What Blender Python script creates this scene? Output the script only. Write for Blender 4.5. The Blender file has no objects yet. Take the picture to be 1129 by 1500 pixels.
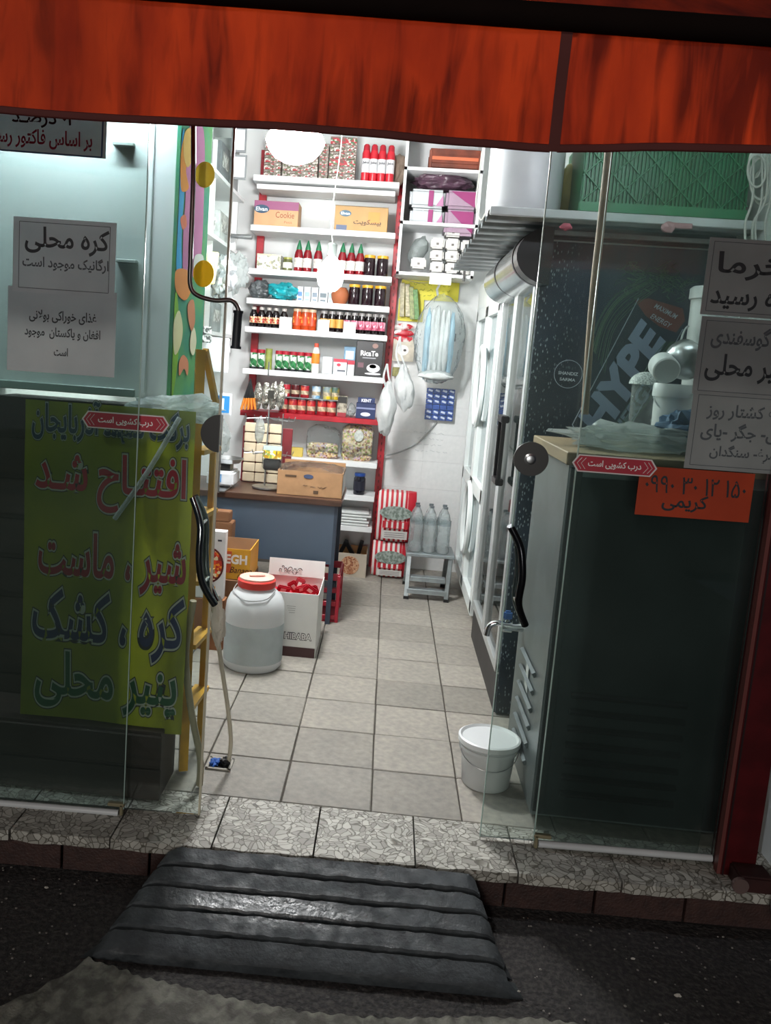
import bpy, bmesh, math, random
from mathutils import Vector, Matrix, Euler, noise
random.seed(7)
SC = bpy.context.scene
COL = SC.collection
PI = math.pi

# ------------------------------------------------------------------ camera
FPX, PITCH, YAW, ROLL, CX, CY = 1259.9, -0.149066, -0.070315, 0.070151, 470.06, 715.07
CAM = Vector((0, 0, 1.6275))
_f = Vector((math.sin(YAW) * math.cos(PITCH), math.cos(YAW) * math.cos(PITCH), math.sin(PITCH)))
_r = Vector((math.cos(YAW), -math.sin(YAW), 0))
_u = _r.cross(_f)
RT = _r * math.cos(ROLL) + _u * math.sin(ROLL)
UP = -_r * math.sin(ROLL) + _u * math.cos(ROLL)
cd = bpy.data.cameras.new('camera')
cd.sensor_fit = 'HORIZONTAL'; cd.sensor_width = 36; cd.lens = FPX * 36 / 1129
cd.shift_x = (564.5 - CX) / 1129; cd.shift_y = (CY - 750) / 1129
cd.clip_start = 0.05; cd.clip_end = 200
co = bpy.data.objects.new('camera', cd); COL.objects.link(co)
co.matrix_world = Matrix(((RT.x, UP.x, -_f.x, 0), (RT.y, UP.y, -_f.y, 0), (RT.z, UP.z, -_f.z, CAM.z), (0, 0, 0, 1)))
SC.camera = co

# ------------------------------------------------------------------ night sky, street lamp, added front fill, exposure
w = bpy.data.worlds.new('night'); SC.world = w; w.use_nodes = True
w.node_tree.nodes['Background'].inputs[0].default_value = (0.55, 0.62, 0.8, 1)
w.node_tree.nodes['Background'].inputs[1].default_value = 0.035
sl = bpy.data.lights.new('street_lamp_light', 'AREA'); sl.shape = 'DISK'; sl.size = 0.6; sl.energy = 110; sl.color = (1, .93, .85)
so = bpy.data.objects.new('street_lamp_light', sl); COL.objects.link(so)
so.location = (-2.0, -5.0, 5.0); so.rotation_euler = (Vector((0, 2.5, .6)) - so.location).to_track_quat('-Z', 'Y').to_euler()
ol = bpy.data.lights.new('front_fill_light', 'AREA'); ol.shape = 'RECTANGLE'; ol.size = 1.9; ol.size_y = 1.3; ol.energy = 120; ol.color = (1, .97, .93)  # unseen low fill light, added to reach the notices under the valance
oo = bpy.data.objects.new('front_fill_light', ol); COL.objects.link(oo)
oo.location = (-.08, -6.3, 1.45); oo.rotation_euler = (PI / 2, 0, 0)
LAMP_GLOBE, LAMP_BULB, ADDED_TUBE, ADDED_TUBE_R = 275.0, 170.0, 350.0, 60.0
SC.view_settings.view_transform = 'Standard'; SC.view_settings.look = 'None'
SC.view_settings.gamma = 1; SC.view_settings.use_curve_mapping = False
SC.view_settings.exposure = 0.14
SC.cycles.max_bounces = 10; SC.cycles.transparent_max_bounces = 24; SC.cycles.sample_clamp_indirect = 4
SC.cycles.caustics_reflective = False; SC.cycles.caustics_refractive = False

# ------------------------------------------------------------------ placing helpers
def at(u, v, x=None, y=None, z=None):
    d = _f + RT * ((u - CX) / FPX) - UP * ((v - CY) / FPX)
    t = (z - CAM.z) / d.z if z is not None else (y / d.y if y is not None else x / d.x)
    return CAM + d * t
def rect(u0, v0, u1, v1, y):
    um, vm = (u0 + u1) / 2, (v0 + v1) / 2
    c = at(um, vm, y=y)
    return c, at(u1, vm, y=y).x - at(u0, vm, y=y).x, at(um, v0, y=y).z - at(um, v1, y=y).z
def fy(x): return 2.80 + 0.045 * x        # the shop front runs a little askew to the tiles
FANG = math.atan(0.045)

# ------------------------------------------------------------------ materials
def lin(h):
    h = h.lstrip('#'); r = [int(h[i:i + 2], 16) / 255 for i in (0, 2, 4)]
    return tuple((c / 12.92 if c <= .04045 else ((c + .055) / 1.055) ** 2.4) for c in r) + (1,)
MATS = {}
def mat(name, col='#888888', rough=.5, metal=0, vary=.12, vs=8, bump=0, bs=40, spec=.5, stretch=None, col2=None, lo=.42, hi=.62, coat=0, sheen=0):
    if name in MATS: return MATS[name]
    m = bpy.data.materials.new(name); m.use_nodes = True; MATS[name] = m
    nt = m.node_tree; b = nt.nodes['Principled BSDF']
    c = lin(col)
    b.inputs['Roughness'].default_value = rough; b.inputs['Metallic'].default_value = metal
    b.inputs['Specular IOR Level'].default_value = spec
    b.inputs['Coat Weight'].default_value = coat
    tc = nt.nodes.new('ShaderNodeTexCoord'); mp = nt.nodes.new('ShaderNodeMapping')
    nt.links.new(tc.outputs['Object'], mp.inputs[0])
    if stretch: mp.inputs['Scale'].default_value = stretch
    n = nt.nodes.new('ShaderNodeTexNoise'); n.inputs['Scale'].default_value = vs; n.inputs['Detail'].default_value = 5
    nt.links.new(mp.outputs[0], n.inputs[0])
    r = nt.nodes.new('ShaderNodeValToRGB'); r.color_ramp.elements[0].position = lo; r.color_ramp.elements[1].position = hi
    d = lin(col2) if col2 else tuple(x * (1 - vary) for x in c[:3]) + (1,)
    r.color_ramp.elements[0].color = d; r.color_ramp.elements[1].color = c
    nt.links.new(n.outputs[0], r.inputs[0]); nt.links.new(r.outputs[0], b.inputs['Base Color'])
    if bump:
        n2 = nt.nodes.new('ShaderNodeTexNoise'); n2.inputs['Scale'].default_value = bs; n2.inputs['Detail'].default_value = 4
        nt.links.new(mp.outputs[0], n2.inputs[0])
        bp = nt.nodes.new('ShaderNodeBump'); bp.inputs['Strength'].default_value = bump; bp.inputs['Distance'].default_value = .01
        nt.links.new(n2.outputs[0], bp.inputs['Height']); nt.links.new(bp.outputs[0], b.inputs['Normal'])
    return m
def speckle(name, cols, scale=60, rough=.45, stretch=None):
    "printed packaging or loose goods: cells of several colours"
    if name in MATS: return MATS[name]
    m = mat(name, '#ffffff', rough); nt = m.node_tree; b = nt.nodes['Principled BSDF']
    v = nt.nodes.new('ShaderNodeTexVoronoi'); v.inputs['Scale'].default_value = scale
    mp = nt.nodes['Mapping']
    if stretch: mp.inputs['Scale'].default_value = stretch
    nt.links.new(mp.outputs[0], v.inputs[0])
    sp = nt.nodes.new('ShaderNodeSeparateColor'); nt.links.new(v.outputs['Color'], sp.inputs[0])
    r = nt.nodes.new('ShaderNodeValToRGB'); r.color_ramp.interpolation = 'CONSTANT'
    while len(r.color_ramp.elements) < len(cols): r.color_ramp.elements.new(.5)
    for i, c in enumerate(cols):
        r.color_ramp.elements[i].position = i / len(cols); r.color_ramp.elements[i].color = lin(c)
    nt.links.new(sp.outputs[0], r.inputs[0]); nt.links.new(r.outputs[0], b.inputs['Base Color'])
    return m
def glassy(name, tint='#e6efec', film=.04, filmcol='#c8d0cc', rough=.02, ior=1.45, wrinkle=0, ws=20):
    "thin sheet glass or clear plastic: see-through, mirror by Fresnel, a little dust"
    if name in MATS: return MATS[name]
    m = bpy.data.materials.new(name); m.use_nodes = True; MATS[name] = m
    nt = m.node_tree; nt.nodes.clear()
    o = nt.nodes.new('ShaderNodeOutputMaterial'); t = nt.nodes.new('ShaderNodeBsdfTransparent'); t.inputs[0].default_value = lin(tint)
    g = nt.nodes.new('ShaderNodeBsdfGlossy'); g.inputs['Roughness'].default_value = rough
    f = nt.nodes.new('ShaderNodeFresnel'); f.inputs[0].default_value = ior
    a = nt.nodes.new('ShaderNodeMixShader'); nt.links.new(f.outputs[0], a.inputs[0]); nt.links.new(t.outputs[0], a.inputs[1]); nt.links.new(g.outputs[0], a.inputs[2])
    d = nt.nodes.new('ShaderNodeBsdfDiffuse'); d.inputs[0].default_value = lin(filmcol)
    tl = nt.nodes.new('ShaderNodeBsdfTranslucent'); tl.inputs[0].default_value = lin(filmcol)
    ad = nt.nodes.new('ShaderNodeMixShader'); nt.links.new(d.outputs[0], ad.inputs[1]); nt.links.new(tl.outputs[0], ad.inputs[2])
    n = nt.nodes.new('ShaderNodeTexNoise'); n.inputs['Scale'].default_value = 3; n.inputs['Detail'].default_value = 6
    tc = nt.nodes.new('ShaderNodeTexCoord'); nt.links.new(tc.outputs['Object'], n.inputs[0])
    mu = nt.nodes.new('ShaderNodeMath'); mu.operation = 'MULTIPLY'; mu.inputs[1].default_value = film * 2; nt.links.new(n.outputs[0], mu.inputs[0])
    b = nt.nodes.new('ShaderNodeMixShader'); nt.links.new(mu.outputs[0], b.inputs[0]); nt.links.new(a.outputs[0], b.inputs[1]); nt.links.new(ad.outputs[0], b.inputs[2])
    nt.links.new(b.outputs[0], o.inputs[0])
    if wrinkle:
        n2 = nt.nodes.new('ShaderNodeTexNoise'); n2.inputs['Scale'].default_value = ws; n2.inputs['Detail'].default_value = 3; n2.inputs['Distortion'].default_value = 1.5
        nt.links.new(tc.outputs['Object'], n2.inputs[0])
        bp = nt.nodes.new('ShaderNodeBump'); bp.inputs['Strength'].default_value = wrinkle; bp.inputs['Distance'].default_value = .02
        nt.links.new(n2.outputs[0], bp.inputs['Height'])
        for q in (g, d, f, tl): nt.links.new(bp.outputs[0], q.inputs['Normal'])
    return m
def cloth(name, col, col2, tr=.45, stretch=(1, 1, 1), vs=6, lo=.35, hi=.65, rough=.6, bump=0.):
    "a sheet that lets part of the light behind it through"
    if name in MATS: return MATS[name]
    m = mat(name, col, rough, col2=col2, vs=vs, lo=lo, hi=hi, stretch=stretch, bump=bump); nt = m.node_tree
    b = nt.nodes['Principled BSDF']; o = nt.nodes['Material Output']
    tl = nt.nodes.new('ShaderNodeBsdfTranslucent'); mx = nt.nodes.new('ShaderNodeMixShader'); mx.inputs[0].default_value = tr
    nt.links.new(b.inputs['Base Color'].links[0].from_socket, tl.inputs[0])
    nt.links.new(b.outputs[0], mx.inputs[1]); nt.links.new(tl.outputs[0], mx.inputs[2]); nt.links.new(mx.outputs[0], o.inputs[0])
    return m
def glow(name, col, s):
    if name in MATS: return MATS[name]
    m = mat(name, col); b = m.node_tree.nodes['Principled BSDF']
    b.inputs['Emission Color'].default_value = lin(col); b.inputs['Emission Strength'].default_value = s
    return m
def flat(col, rough=.5): return mat('print_' + col.strip('#'), col, rough, vary=.06)

WHITE = mat('white_paint', '#e4e6e4', .45, vary=.05, vs=3)
SHELFW = mat('shelf_white', '#eceeee', .4, vary=.05, vs=4)
REDPOST = mat('red_steel', '#b01526', .4, vary=.25, vs=14)
STEEL = mat('brushed_steel', '#b9bcbd', .3, 1, vary=.1, vs=30)
CHROME = mat('chrome', '#d5d8da', .12, 1, vary=.04)
BLACKP = mat('black_plastic', '#101114', .35, vary=.2)
CARD = mat('cardboard', '#b08a60', .75, vary=.12, vs=20)
GLASS = glassy('sheet_glass', '#f0f5f3', .03, '#9fb3b0')
CLEAR = glassy('clear_plastic', '#f4f8f8', .10, '#e8eeee', .1, 1.25, .7, 18)
MILKY = glassy('milky_plastic', '#e9efed', .36, '#e6ecec', .15, 1.3, .8, 22)

# ------------------------------------------------------------------ mesh builder
class B:
    def __init__(s): s.bm = bmesh.new()
    def _x(s, vs, M):
        if M is not None: bmesh.ops.transform(s.bm, matrix=M, verts=vs)
    def box(s, c, d, rot=None, bev=0):
        r = bmesh.ops.create_cube(s.bm, size=1); vs = r['verts']
        bmesh.ops.scale(s.bm, vec=d, verts=vs)
        if bev:
            es = list({e for v in vs for e in v.link_edges})
            g = bmesh.ops.bevel(s.bm, geom=es, offset=bev, segments=1 if bev < .004 else 2, affect='EDGES'); 
            vs = list({v for f in g['faces'] for v in f.verts} | {v for v in vs if v.is_valid})
        if rot is not None: bmesh.ops.rotate(s.bm, matrix=Euler(rot).to_matrix(), verts=vs)
        bmesh.ops.translate(s.bm, vec=c, verts=vs); return s
    def cyl(s, a, b, r0, r1=None, n=12, cap=True):
        a, b = Vector(a), Vector(b); r1 = r0 if r1 is None else r1
        g = bmesh.ops.create_cone(s.bm, cap_ends=cap, segments=n, radius1=r0, radius2=r1, depth=(b - a).length)
        q = (b - a).to_track_quat('Z', 'Y')
        s._x(g['verts'], Matrix.Translation((a + b) / 2) @ q.to_matrix().to_4x4()); return s
    def lathe(s, prof, c=(0, 0, 0), n=14, sy=1, axis=None, cap=True):
        c = Vector(c); rings = []; M = axis if axis is not None else Matrix.Identity(3)
        for r, z in prof:
            rings.append([s.bm.verts.new(c + M @ Vector((r * math.cos(2 * PI * k / n), sy * r * math.sin(2 * PI * k / n), z))) for k in range(n)])
        for p, q in zip(rings, rings[1:]):
            for k in range(n): s.bm.faces.new((p[k], p[(k + 1) % n], q[(k + 1) % n], q[k]))
        if cap:
            s.bm.faces.new(rings[0][::-1]); s.bm.faces.new(rings[-1])
        return s
    def tube(s, pts, r, n=8, rs=None):
        pts = [Vector(p) for p in pts]; rings = []
        for i, p in enumerate(pts):
            t = (pts[min(i + 1, len(pts) - 1)] - pts[max(i - 1, 0)]).normalized()
            q = t.to_track_quat('Z', 'Y'); rr = rs[i] if rs else r
            ring = [p + q @ Vector((rr * math.cos(2 * PI * k / n), rr * math.sin(2 * PI * k / n), 0)) for k in range(n)]
            rings.append([s.bm.verts.new(v) for v in ring])
        for p, q in zip(rings, rings[1:]):
            # keep rings untwisted
            off = min(range(n), key=lambda o: (q[o].co - pts[rings.index(q)] - (p[0].co - pts[rings.index(p)])).length)
            for k in range(n): s.bm.faces.new((p[k], p[(k + 1) % n], q[(k + 1 + off) % n], q[(k + off) % n]))
        for e in (rings[0], rings[-1]):
            try: s.bm.faces.new(e)
            except ValueError: pass
        return s
    def poly(s, pts, d=(0, 0, 0)):
        "flat outline given as 3-D points, pulled along d"
        d = Vector(d); a = [s.bm.verts.new(Vector(p)) for p in pts]; s.bm.faces.new(a)
        if d.length:
            b = [s.bm.verts.new(Vector(p) + d) for p in pts]; s.bm.faces.new(b[::-1])
            for k in range(len(a)): s.bm.faces.new((a[k], b[k], b[(k + 1) % len(a)], a[(k + 1) % len(a)]))
        return s
    def blob(s, c, d, seed=0, amp=.12, fr=2.2, sub=3, fn=None):
        g = bmesh.ops.create_icosphere(s.bm, subdivisions=sub, radius=.5)
        o = Vector((seed * 3.1, seed * 1.7, seed))
        for v in g['verts']:
            p = v.co.copy()
            k = 1 + amp * 2 * noise.noise(p * fr * 2 + o) + amp * .8 * noise.noise(p * fr * 6 + o)
            p = p * k
            if fn: p = fn(p)
            v.co = Vector((p.x * d[0], p.y * d[1], p.z * d[2])) + Vector(c)
        return s
    def grid(s, fn, nu, nv, flip=False):
        V = [[s.bm.verts.new(fn(i / nu, j / nv)) for j in range(nv + 1)] for i in range(nu + 1)]
        for i in range(nu):
            for j in range(nv):
                f = (V[i][j], V[i + 1][j], V[i + 1][j + 1], V[i][j + 1]); s.bm.faces.new(f[::-1] if flip else f)
        return s
    def obj(s, name, m, parent=None, label=None, cat=None, group=None, kind=None, smooth=False, local=False):
        if parent is not None and not local:
            s.bm.transform(worldof(parent).inverted())
        bmesh.ops.recalc_face_normals(s.bm, faces=s.bm.faces)
        me = bpy.data.meshes.new(name); s.bm.to_mesh(me); s.bm.free()
        if smooth:
            for p in me.polygons: p.use_smooth = True
            me.set_sharp_from_angle(angle=math.radians(38))
        me.materials.append(m)
        return link(name, me, parent, label, cat, group, kind)
def worldof(o):
    M = Matrix.LocRotScale(o.location, o.rotation_euler, o.scale)
    return (worldof(o.parent) @ M) if o.parent else M
def link(name, me, parent=None, label=None, cat=None, group=None, kind=None):
    o = bpy.data.objects.new(name, me); COL.objects.link(o)
    if parent is not None: o.parent = parent
    tag(o, label, cat, group, kind); return o
def tag(o, label=None, cat=None, group=None, kind=None):
    for k, v in (('label', label), ('category', cat), ('group', group), ('kind', kind)):
        if v: o[k] = v
    return o
def T(name, label, cat, loc=(0, 0, 0), rz=0, group=None):
    o = bpy.data.objects.new(name, None); COL.objects.link(o); o.empty_display_size = .05
    o.location = loc; o.rotation_euler = (0, 0, rz)
    return tag(o, label, cat, group)
def copy_tree(o, parent=None):
    c = o.copy(); COL.objects.link(c); c.parent = parent
    for ch in [x for x in o.children]: copy_tree(ch, c)
    return c
def dup(o, loc, label, rz=None, sc=None, group=None):
    c = copy_tree(o); c.location = loc; c['label'] = label
    if group: c['group'] = group
    if rz is not None: c.rotation_euler = (0, 0, rz)
    if sc is not None: c.scale = sc
    return c
ORD = ['first', 'second', 'third', 'fourth', 'fifth', 'sixth', 'seventh', 'eighth', 'ninth', 'tenth']

def scribble(par, c, w_, h_, m, seed=0, r=.0012):
    "a line of writing too small to read"
    rnd = random.Random(seed); b = B(); x = -w_ / 2
    while x < w_ / 2 - .02:
        n_ = rnd.randint(3, 6); pts = []
        for i in range(n_): pts.append((c[0] + x, c[1], c[2] + rnd.uniform(-.5, .5) * h_)); x += rnd.uniform(.006, .013)
        b.tube(pts, r, n=4); x += .008
    return b.obj('faint_writing', m, par, kind='stuff')
# ------------------------------------------------------------------ lettering (Arabic script is joined by hand)
_A = {'ا': 'FE8D FE8E', 'آ': 'FE81 FE82', 'ب': 'FE8F FE90 FE91 FE92', 'پ': 'FB56 FB57 FB58 FB59', 'ت': 'FE95 FE96 FE97 FE98',
 'ج': 'FE9D FE9E FE9F FEA0', 'ح': 'FEA1 FEA2 FEA3 FEA4', 'خ': 'FEA5 FEA6 FEA7 FEA8', 'د': 'FEA9 FEAA', 'ذ': 'FEAB FEAC',
 'ر': 'FEAD FEAE', 'ز': 'FEAF FEB0', 'س': 'FEB1 FEB2 FEB3 FEB4', 'ش': 'FEB5 FEB6 FEB7 FEB8', 'ص': 'FEB9 FEBA FEBB FEBC',
 'غ': 'FECD FECE FECF FED0', 'ف': 'FED1 FED2 FED3 FED4', 'ک': 'FB8E FB8F FB90 FB91', 'گ': 'FB92 FB93 FB94 FB95',
 'ل': 'FEDD FEDE FEDF FEE0', 'م': 'FEE1 FEE2 FEE3 FEE4', 'ن': 'FEE5 FEE6 FEE7 FEE8', 'ه': 'FEE9 FEEA FEEB FEEC', 'و': 'FEED FEEE',
 'ی': 'FBFC FBFD FBFE FBFF', 'ـ': '0640 0640 0640 0640', 'ض': 'FEBD FEBE FEBF FEC0'}
def fa(t):
    t = t.replace('لا', '\u0001'); out = []
    _A['\u0001'] = 'FEFB FEFC'
    for i, ch in enumerate(t):
        if ch not in _A: out.append(ch); continue
        F = _A[ch].split()
        pj = i > 0 and t[i - 1] in _A and len(_A[t[i - 1]].split()) == 4
        nj = len(F) == 4 and i + 1 < len(t) and t[i + 1] in _A
        k = (1 if pj else 0) if not nj else (3 if pj else 2)
        out.append(chr(int(F[k], 16)))
    return ''.join(reversed(out))
_TC = {}
def text(name, s, m, parent, c, fit, face='front', rot=0, bold=0, shear=0, depth=.0004, rtl=False, rz=0, keep=False, label=None, base=None):
    """lettering c = centre (world), fit = (width, height or None); face: front looks to -y, left looks to -x, right looks to +x"""
    cu = bpy.data.curves.new(name, 'FONT'); cu.body = fa(s) if rtl else s
    cu.resolution_u = 3; cu.offset = max(bold, .02 if rtl else .006); cu.shear = shear
    t = bpy.data.objects.new(name, cu); COL.objects.link(t)
    dg = bpy.context.evaluated_depsgraph_get(); me = bpy.data.meshes.new_from_object(t.evaluated_get(dg))
    bpy.data.objects.remove(t); bpy.data.curves.remove(cu)
    me.name = name
    xs = [v.co.x for v in me.vertices]; ys = [v.co.y for v in me.vertices]
    if not xs: return None
    W, Hh = max(xs) - min(xs), max(ys) - min(ys)
    sx = fit[0] / W if fit[0] else None; sy = fit[1] / Hh if fit[1] else None
    sx = sx or sy; sy = sy or sx
    if base is not None:
        if base: sx, sy = base
        else: base.extend((sx, sy))
    mx, my = (max(xs) + min(xs)) / 2, (max(ys) + min(ys)) / 2
    M = Matrix.Diagonal((sx, sy, 1, 1)) @ Matrix.Translation((-mx, -my, 0))
    M = Matrix.Rotation(rot, 4, 'Z') @ M
    M = Matrix.Rotation(PI / 2, 4, 'X') @ M if face != 'top' else M
    M = Matrix.Rotation({'front': 0, 'left': -PI / 2, 'right': PI / 2, 'top': 0}[face] + rz, 4, 'Z') @ M
    M = Matrix.Translation(c) @ M
    if parent is not None: M = worldof(parent).inverted() @ M
    me.transform(M); me.materials.clear(); me.materials.append(m)
    return link(name, me, parent, label)
def patch(name, m, parent, c, w_, h_, rz=0, th=.001, rx=0, **k):
    "thin upright sheet facing -y, centre c"
    b = B().box((0, 0, 0), (w_, th, h_))
    b.bm.transform(Matrix.Translation(c) @ Matrix.Rotation(rz, 4, 'Z') @ Matrix.Rotation(rx, 4, 'Y'))
    return b.obj(name, m, parent, **k)
def struct(b, name, m, parent=None, **k): return b.obj(name, m, parent, kind='structure', **k)

# ================================================================== SETTING
def tilemat(name, cols, vs=30, rough=.55, bump=.15, bright=.12):
    if name in MATS: return MATS[name]
    m = mat(name, cols[0], rough, vs=vs, col2=cols[1], bump=bump, bs=120, lo=.3, hi=.7); nt = m.node_tree
    b = nt.nodes['Principled BSDF']; src = b.inputs['Base Color'].links[0].from_socket
    oi = nt.nodes.new('ShaderNodeObjectInfo'); hs = nt.nodes.new('ShaderNodeHueSaturation')
    mr = nt.nodes.new('ShaderNodeMapRange'); mr.inputs[3].default_value = .78; mr.inputs[4].default_value = 1.12
    nt.links.new(oi.outputs['Random'], mr.inputs[0]); nt.links.new(mr.outputs[0], hs.inputs['Value'])
    n = nt.nodes.new('ShaderNodeTexNoise'); n.inputs['Scale'].default_value = 5; n.inputs['Detail'].default_value = 6
    g = nt.nodes.new('ShaderNodeNewGeometry'); nt.links.new(g.outputs['Position'], n.inputs[0])
    mx = nt.nodes.new('ShaderNodeMix'); mx.data_type = 'RGBA'; mx.blend_type = 'MULTIPLY'; mx.inputs[0].default_value = .55
    nt.links.new(src, mx.inputs[6]); nt.links.new(n.outputs[0], mx.inputs[7])
    bc = nt.nodes.new('ShaderNodeBrightContrast'); bc.inputs[1].default_value = bright
    nt.links.new(mx.outputs[2], bc.inputs[0]); nt.links.new(bc.outputs[0], hs.inputs['Color']); nt.links.new(hs.outputs[0], b.inputs['Base Color'])
    return m
S, X0, Y0 = .335, -.6117, 2.961
floor = struct(B().box((0, 4.93, -.16), (3.4, 3.95, .3)), 'floor', mat('grout', '#4a453e', .9, bump=.3))
TM = tilemat('floor_tile_stone', ('#8f8776', '#665e51'))
def tilemesh(w_, d_, th, bev, seed, sub=0):
    b = B().box((0, 0, -th / 2), (w_, d_, th), bev=bev); rnd = random.Random(seed)
    for v in b.bm.verts: v.co += Vector((rnd.uniform(-1, 1), rnd.uniform(-1, 1), rnd.uniform(-.4, .4))) * .0012
    me = bpy.data.meshes.new('tile'); bmesh.ops.recalc_face_normals(b.bm, faces=b.bm.faces); b.bm.to_mesh(me); b.bm.free(); return me
tms = [tilemesh(S - .006, S - .006, .02, .003, k) for k in range(5)]
for m_ in tms: m_.materials.append(TM)
for i in range(-2, 6):
    for j in range(0, 12):
        if j == 11 and (i < 1 or i > 3): continue
        if i >= 4 and j > 3: continue
        if i == -2 and j > 6: continue
        o = link('tile', random.choice(tms), floor); o.location = (X0 + (i + .5) * S, Y0 + (j + .5) * S, .0 + random.uniform(-.001, .001))
        o.rotation_euler = (random.uniform(-.003, .003), random.uniform(-.003, .003), random.choice((0, PI)) + random.uniform(-.004, .004))
# terrazzo doorstep
def terrazzo():
    m = mat('terrazzo_chips', '#b5b2a9', .5, bump=0); nt = m.node_tree; b = nt.nodes['Principled BSDF']
    mp = nt.nodes['Mapping']; g = nt.nodes.new('ShaderNodeNewGeometry')
    n = nt.nodes.new('ShaderNodeTexNoise'); n.inputs['Scale'].default_value = 9
    nt.links.new(g.outputs['Position'], n.inputs[0])
    ad = nt.nodes.new('ShaderNodeVectorMath'); ad.operation = 'MULTIPLY_ADD'; ad.inputs[1].default_value = (.10, .10, 0)
    nt.links.new(n.outputs['Color'], ad.inputs[0]); nt.links.new(g.outputs['Position'], ad.inputs[2])
    v = nt.nodes.new('ShaderNodeTexVoronoi'); v.feature = 'DISTANCE_TO_EDGE'; v.inputs['Scale'].default_value = 42
    v2 = nt.nodes.new('ShaderNodeTexVoronoi'); v2.inputs['Scale'].default_value = 42
    for q in (v, v2): nt.links.new(ad.outputs[0], q.inputs[0])
    r = nt.nodes.new('ShaderNodeValToRGB'); r.color_ramp.elements[0].position = .02; r.color_ramp.elements[1].position = .085
    r.color_ramp.elements[0].color = lin('#8c887f'); r.color_ramp.elements[1].color = (1, 1, 1, 1)
    nt.links.new(v.outputs[0], r.inputs[0])
    sp = nt.nodes.new('ShaderNodeSeparateColor'); nt.links.new(v2.outputs['Color'], sp.inputs[0])
    r2 = nt.nodes.new('ShaderNodeValToRGB'); r2.color_ramp.elements[0].color = lin('#86837b'); r2.color_ramp.elements[1].color = lin('#b9b7ae')
    nt.links.new(sp.outputs[0], r2.inputs[0])
    mx = nt.nodes.new('ShaderNodeMix'); mx.data_type = 'RGBA'; mx.blend_type = 'MULTIPLY'; mx.inputs[0].default_value = 1
    nt.links.new(r.outputs[0], mx.inputs[6]); nt.links.new(r2.outputs[0], mx.inputs[7]); nt.links.new(mx.outputs[2], b.inputs['Base Color'])
    bp = nt.nodes.new('ShaderNodeBump'); bp.inputs['Strength'].default_value = .3; bp.inputs['Distance'].default_value = .004
    nt.links.new(r.outputs[0], bp.inputs['Height']); nt.links.new(bp.outputs[0], b.inputs['Normal']); return m
step = struct(B().box((0, 2.86, -.105), (3.6, .20, .13)), 'trim_1', mat('step_mortar', '#2e2622', .9, bump=.4))
JW = (at(752, 1250, z=0).x - at(320, 1212, z=0).x) / 3; JX = at(320, 1212, z=0).x
TZ = terrazzo()
for k in range(-4, 6):
    xa, xb = JX + k * JW + .003, JX + (k + 1) * JW - .003
    n = 9; top = []; rnd = random.Random(k)
    for i in range(n + 1):
        x = xa + (xb - xa) * i / n; top.append((x, 2.638 + .045 * x + rnd.uniform(-.006, .004) - (.006 if i in (0, n) else 0) * -1))
    pts = [(x, y, -.036) for x, y in top] + [(xb, Y0 - .004, -.036), (xa, Y0 - .004, -.036)]
    b = B().poly(pts, (0, 0, .036)); bmesh.ops.recalc_face_normals(b.bm, faces=b.bm.faces)
    b.obj('slab', TZ, step)
for k in range(-5, 7):
    x = .07 + k * .30
    B().box((x, 2.69 + .045 * x, -.098), (.292, .02, .105), rot=(0, 0, FANG), bev=.002).obj('facing_tile', tilemat('brown_facing_tile', ('#4e352f', '#3b2825'), bump=.3, bright=0), step)
# street
def asphalt(u, v):
    x, y = -3.4 + 6.8 * u, -2.6 + 5.33 * v
    return Vector((x, y, -.150 + .006 * noise.noise(Vector((x * 3, y * 3, 0))) + .0035 * noise.noise(Vector((x * 30, y * 30, 1)))))
struct(B().grid(asphalt, 170, 130), 'floor_street', mat('asphalt', '#3a3634', .85, vs=60, col2='#1d1b1b', bump=.9, bs=90))
B().box((0, -7, -.2), (40, 9, .08)).obj('floor_road', mat('asphalt', '#3a3634'), kind='structure')
b = B(); rnd = random.Random(3)
for k in range(520):
    x, y = rnd.uniform(-1.5, 1.6), rnd.uniform(1.9, 2.68)
    if -.8 < x < .56 and y > 2.1: continue
    r = rnd.uniform(.0018, .005)
    g = bmesh.ops.create_icosphere(b.bm, subdivisions=1, radius=r)
    for v in g['verts']: v.co = Vector((v.co.x * rnd.uniform(.7, 1.3), v.co.y, v.co.z * .6)) + Vector((x, y, -.147))
b.obj('gravel', mat('gravel_stone', '#8d8780', .8, vs=200, vary=.5), label='loose grit scattered on the asphalt in front of the shop', cat='gravel', kind='stuff')
for (u_, v_, s_) in ((992, 1458, .012), (927, 1404, .008), (68, 1300, .008), (760, 1452, .006)):
    p = at(u_, v_, z=-.145)
    B().blob(p, (s_ * 1.6, s_, s_ * .8), seed=u_, sub=2, amp=.3).obj('pebble', mat('pale_stone', '#b9b4aa', .8), label={992: 'largest pale pebble on the asphalt right of the ramp', 927: 'small pale pebble on asphalt further up, right of the ramp', 68: 'white chip of stone on the asphalt at the left', 760: 'tiny pale pebble touching the right edge of the ramp'}[u_], cat='pebble')
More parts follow.
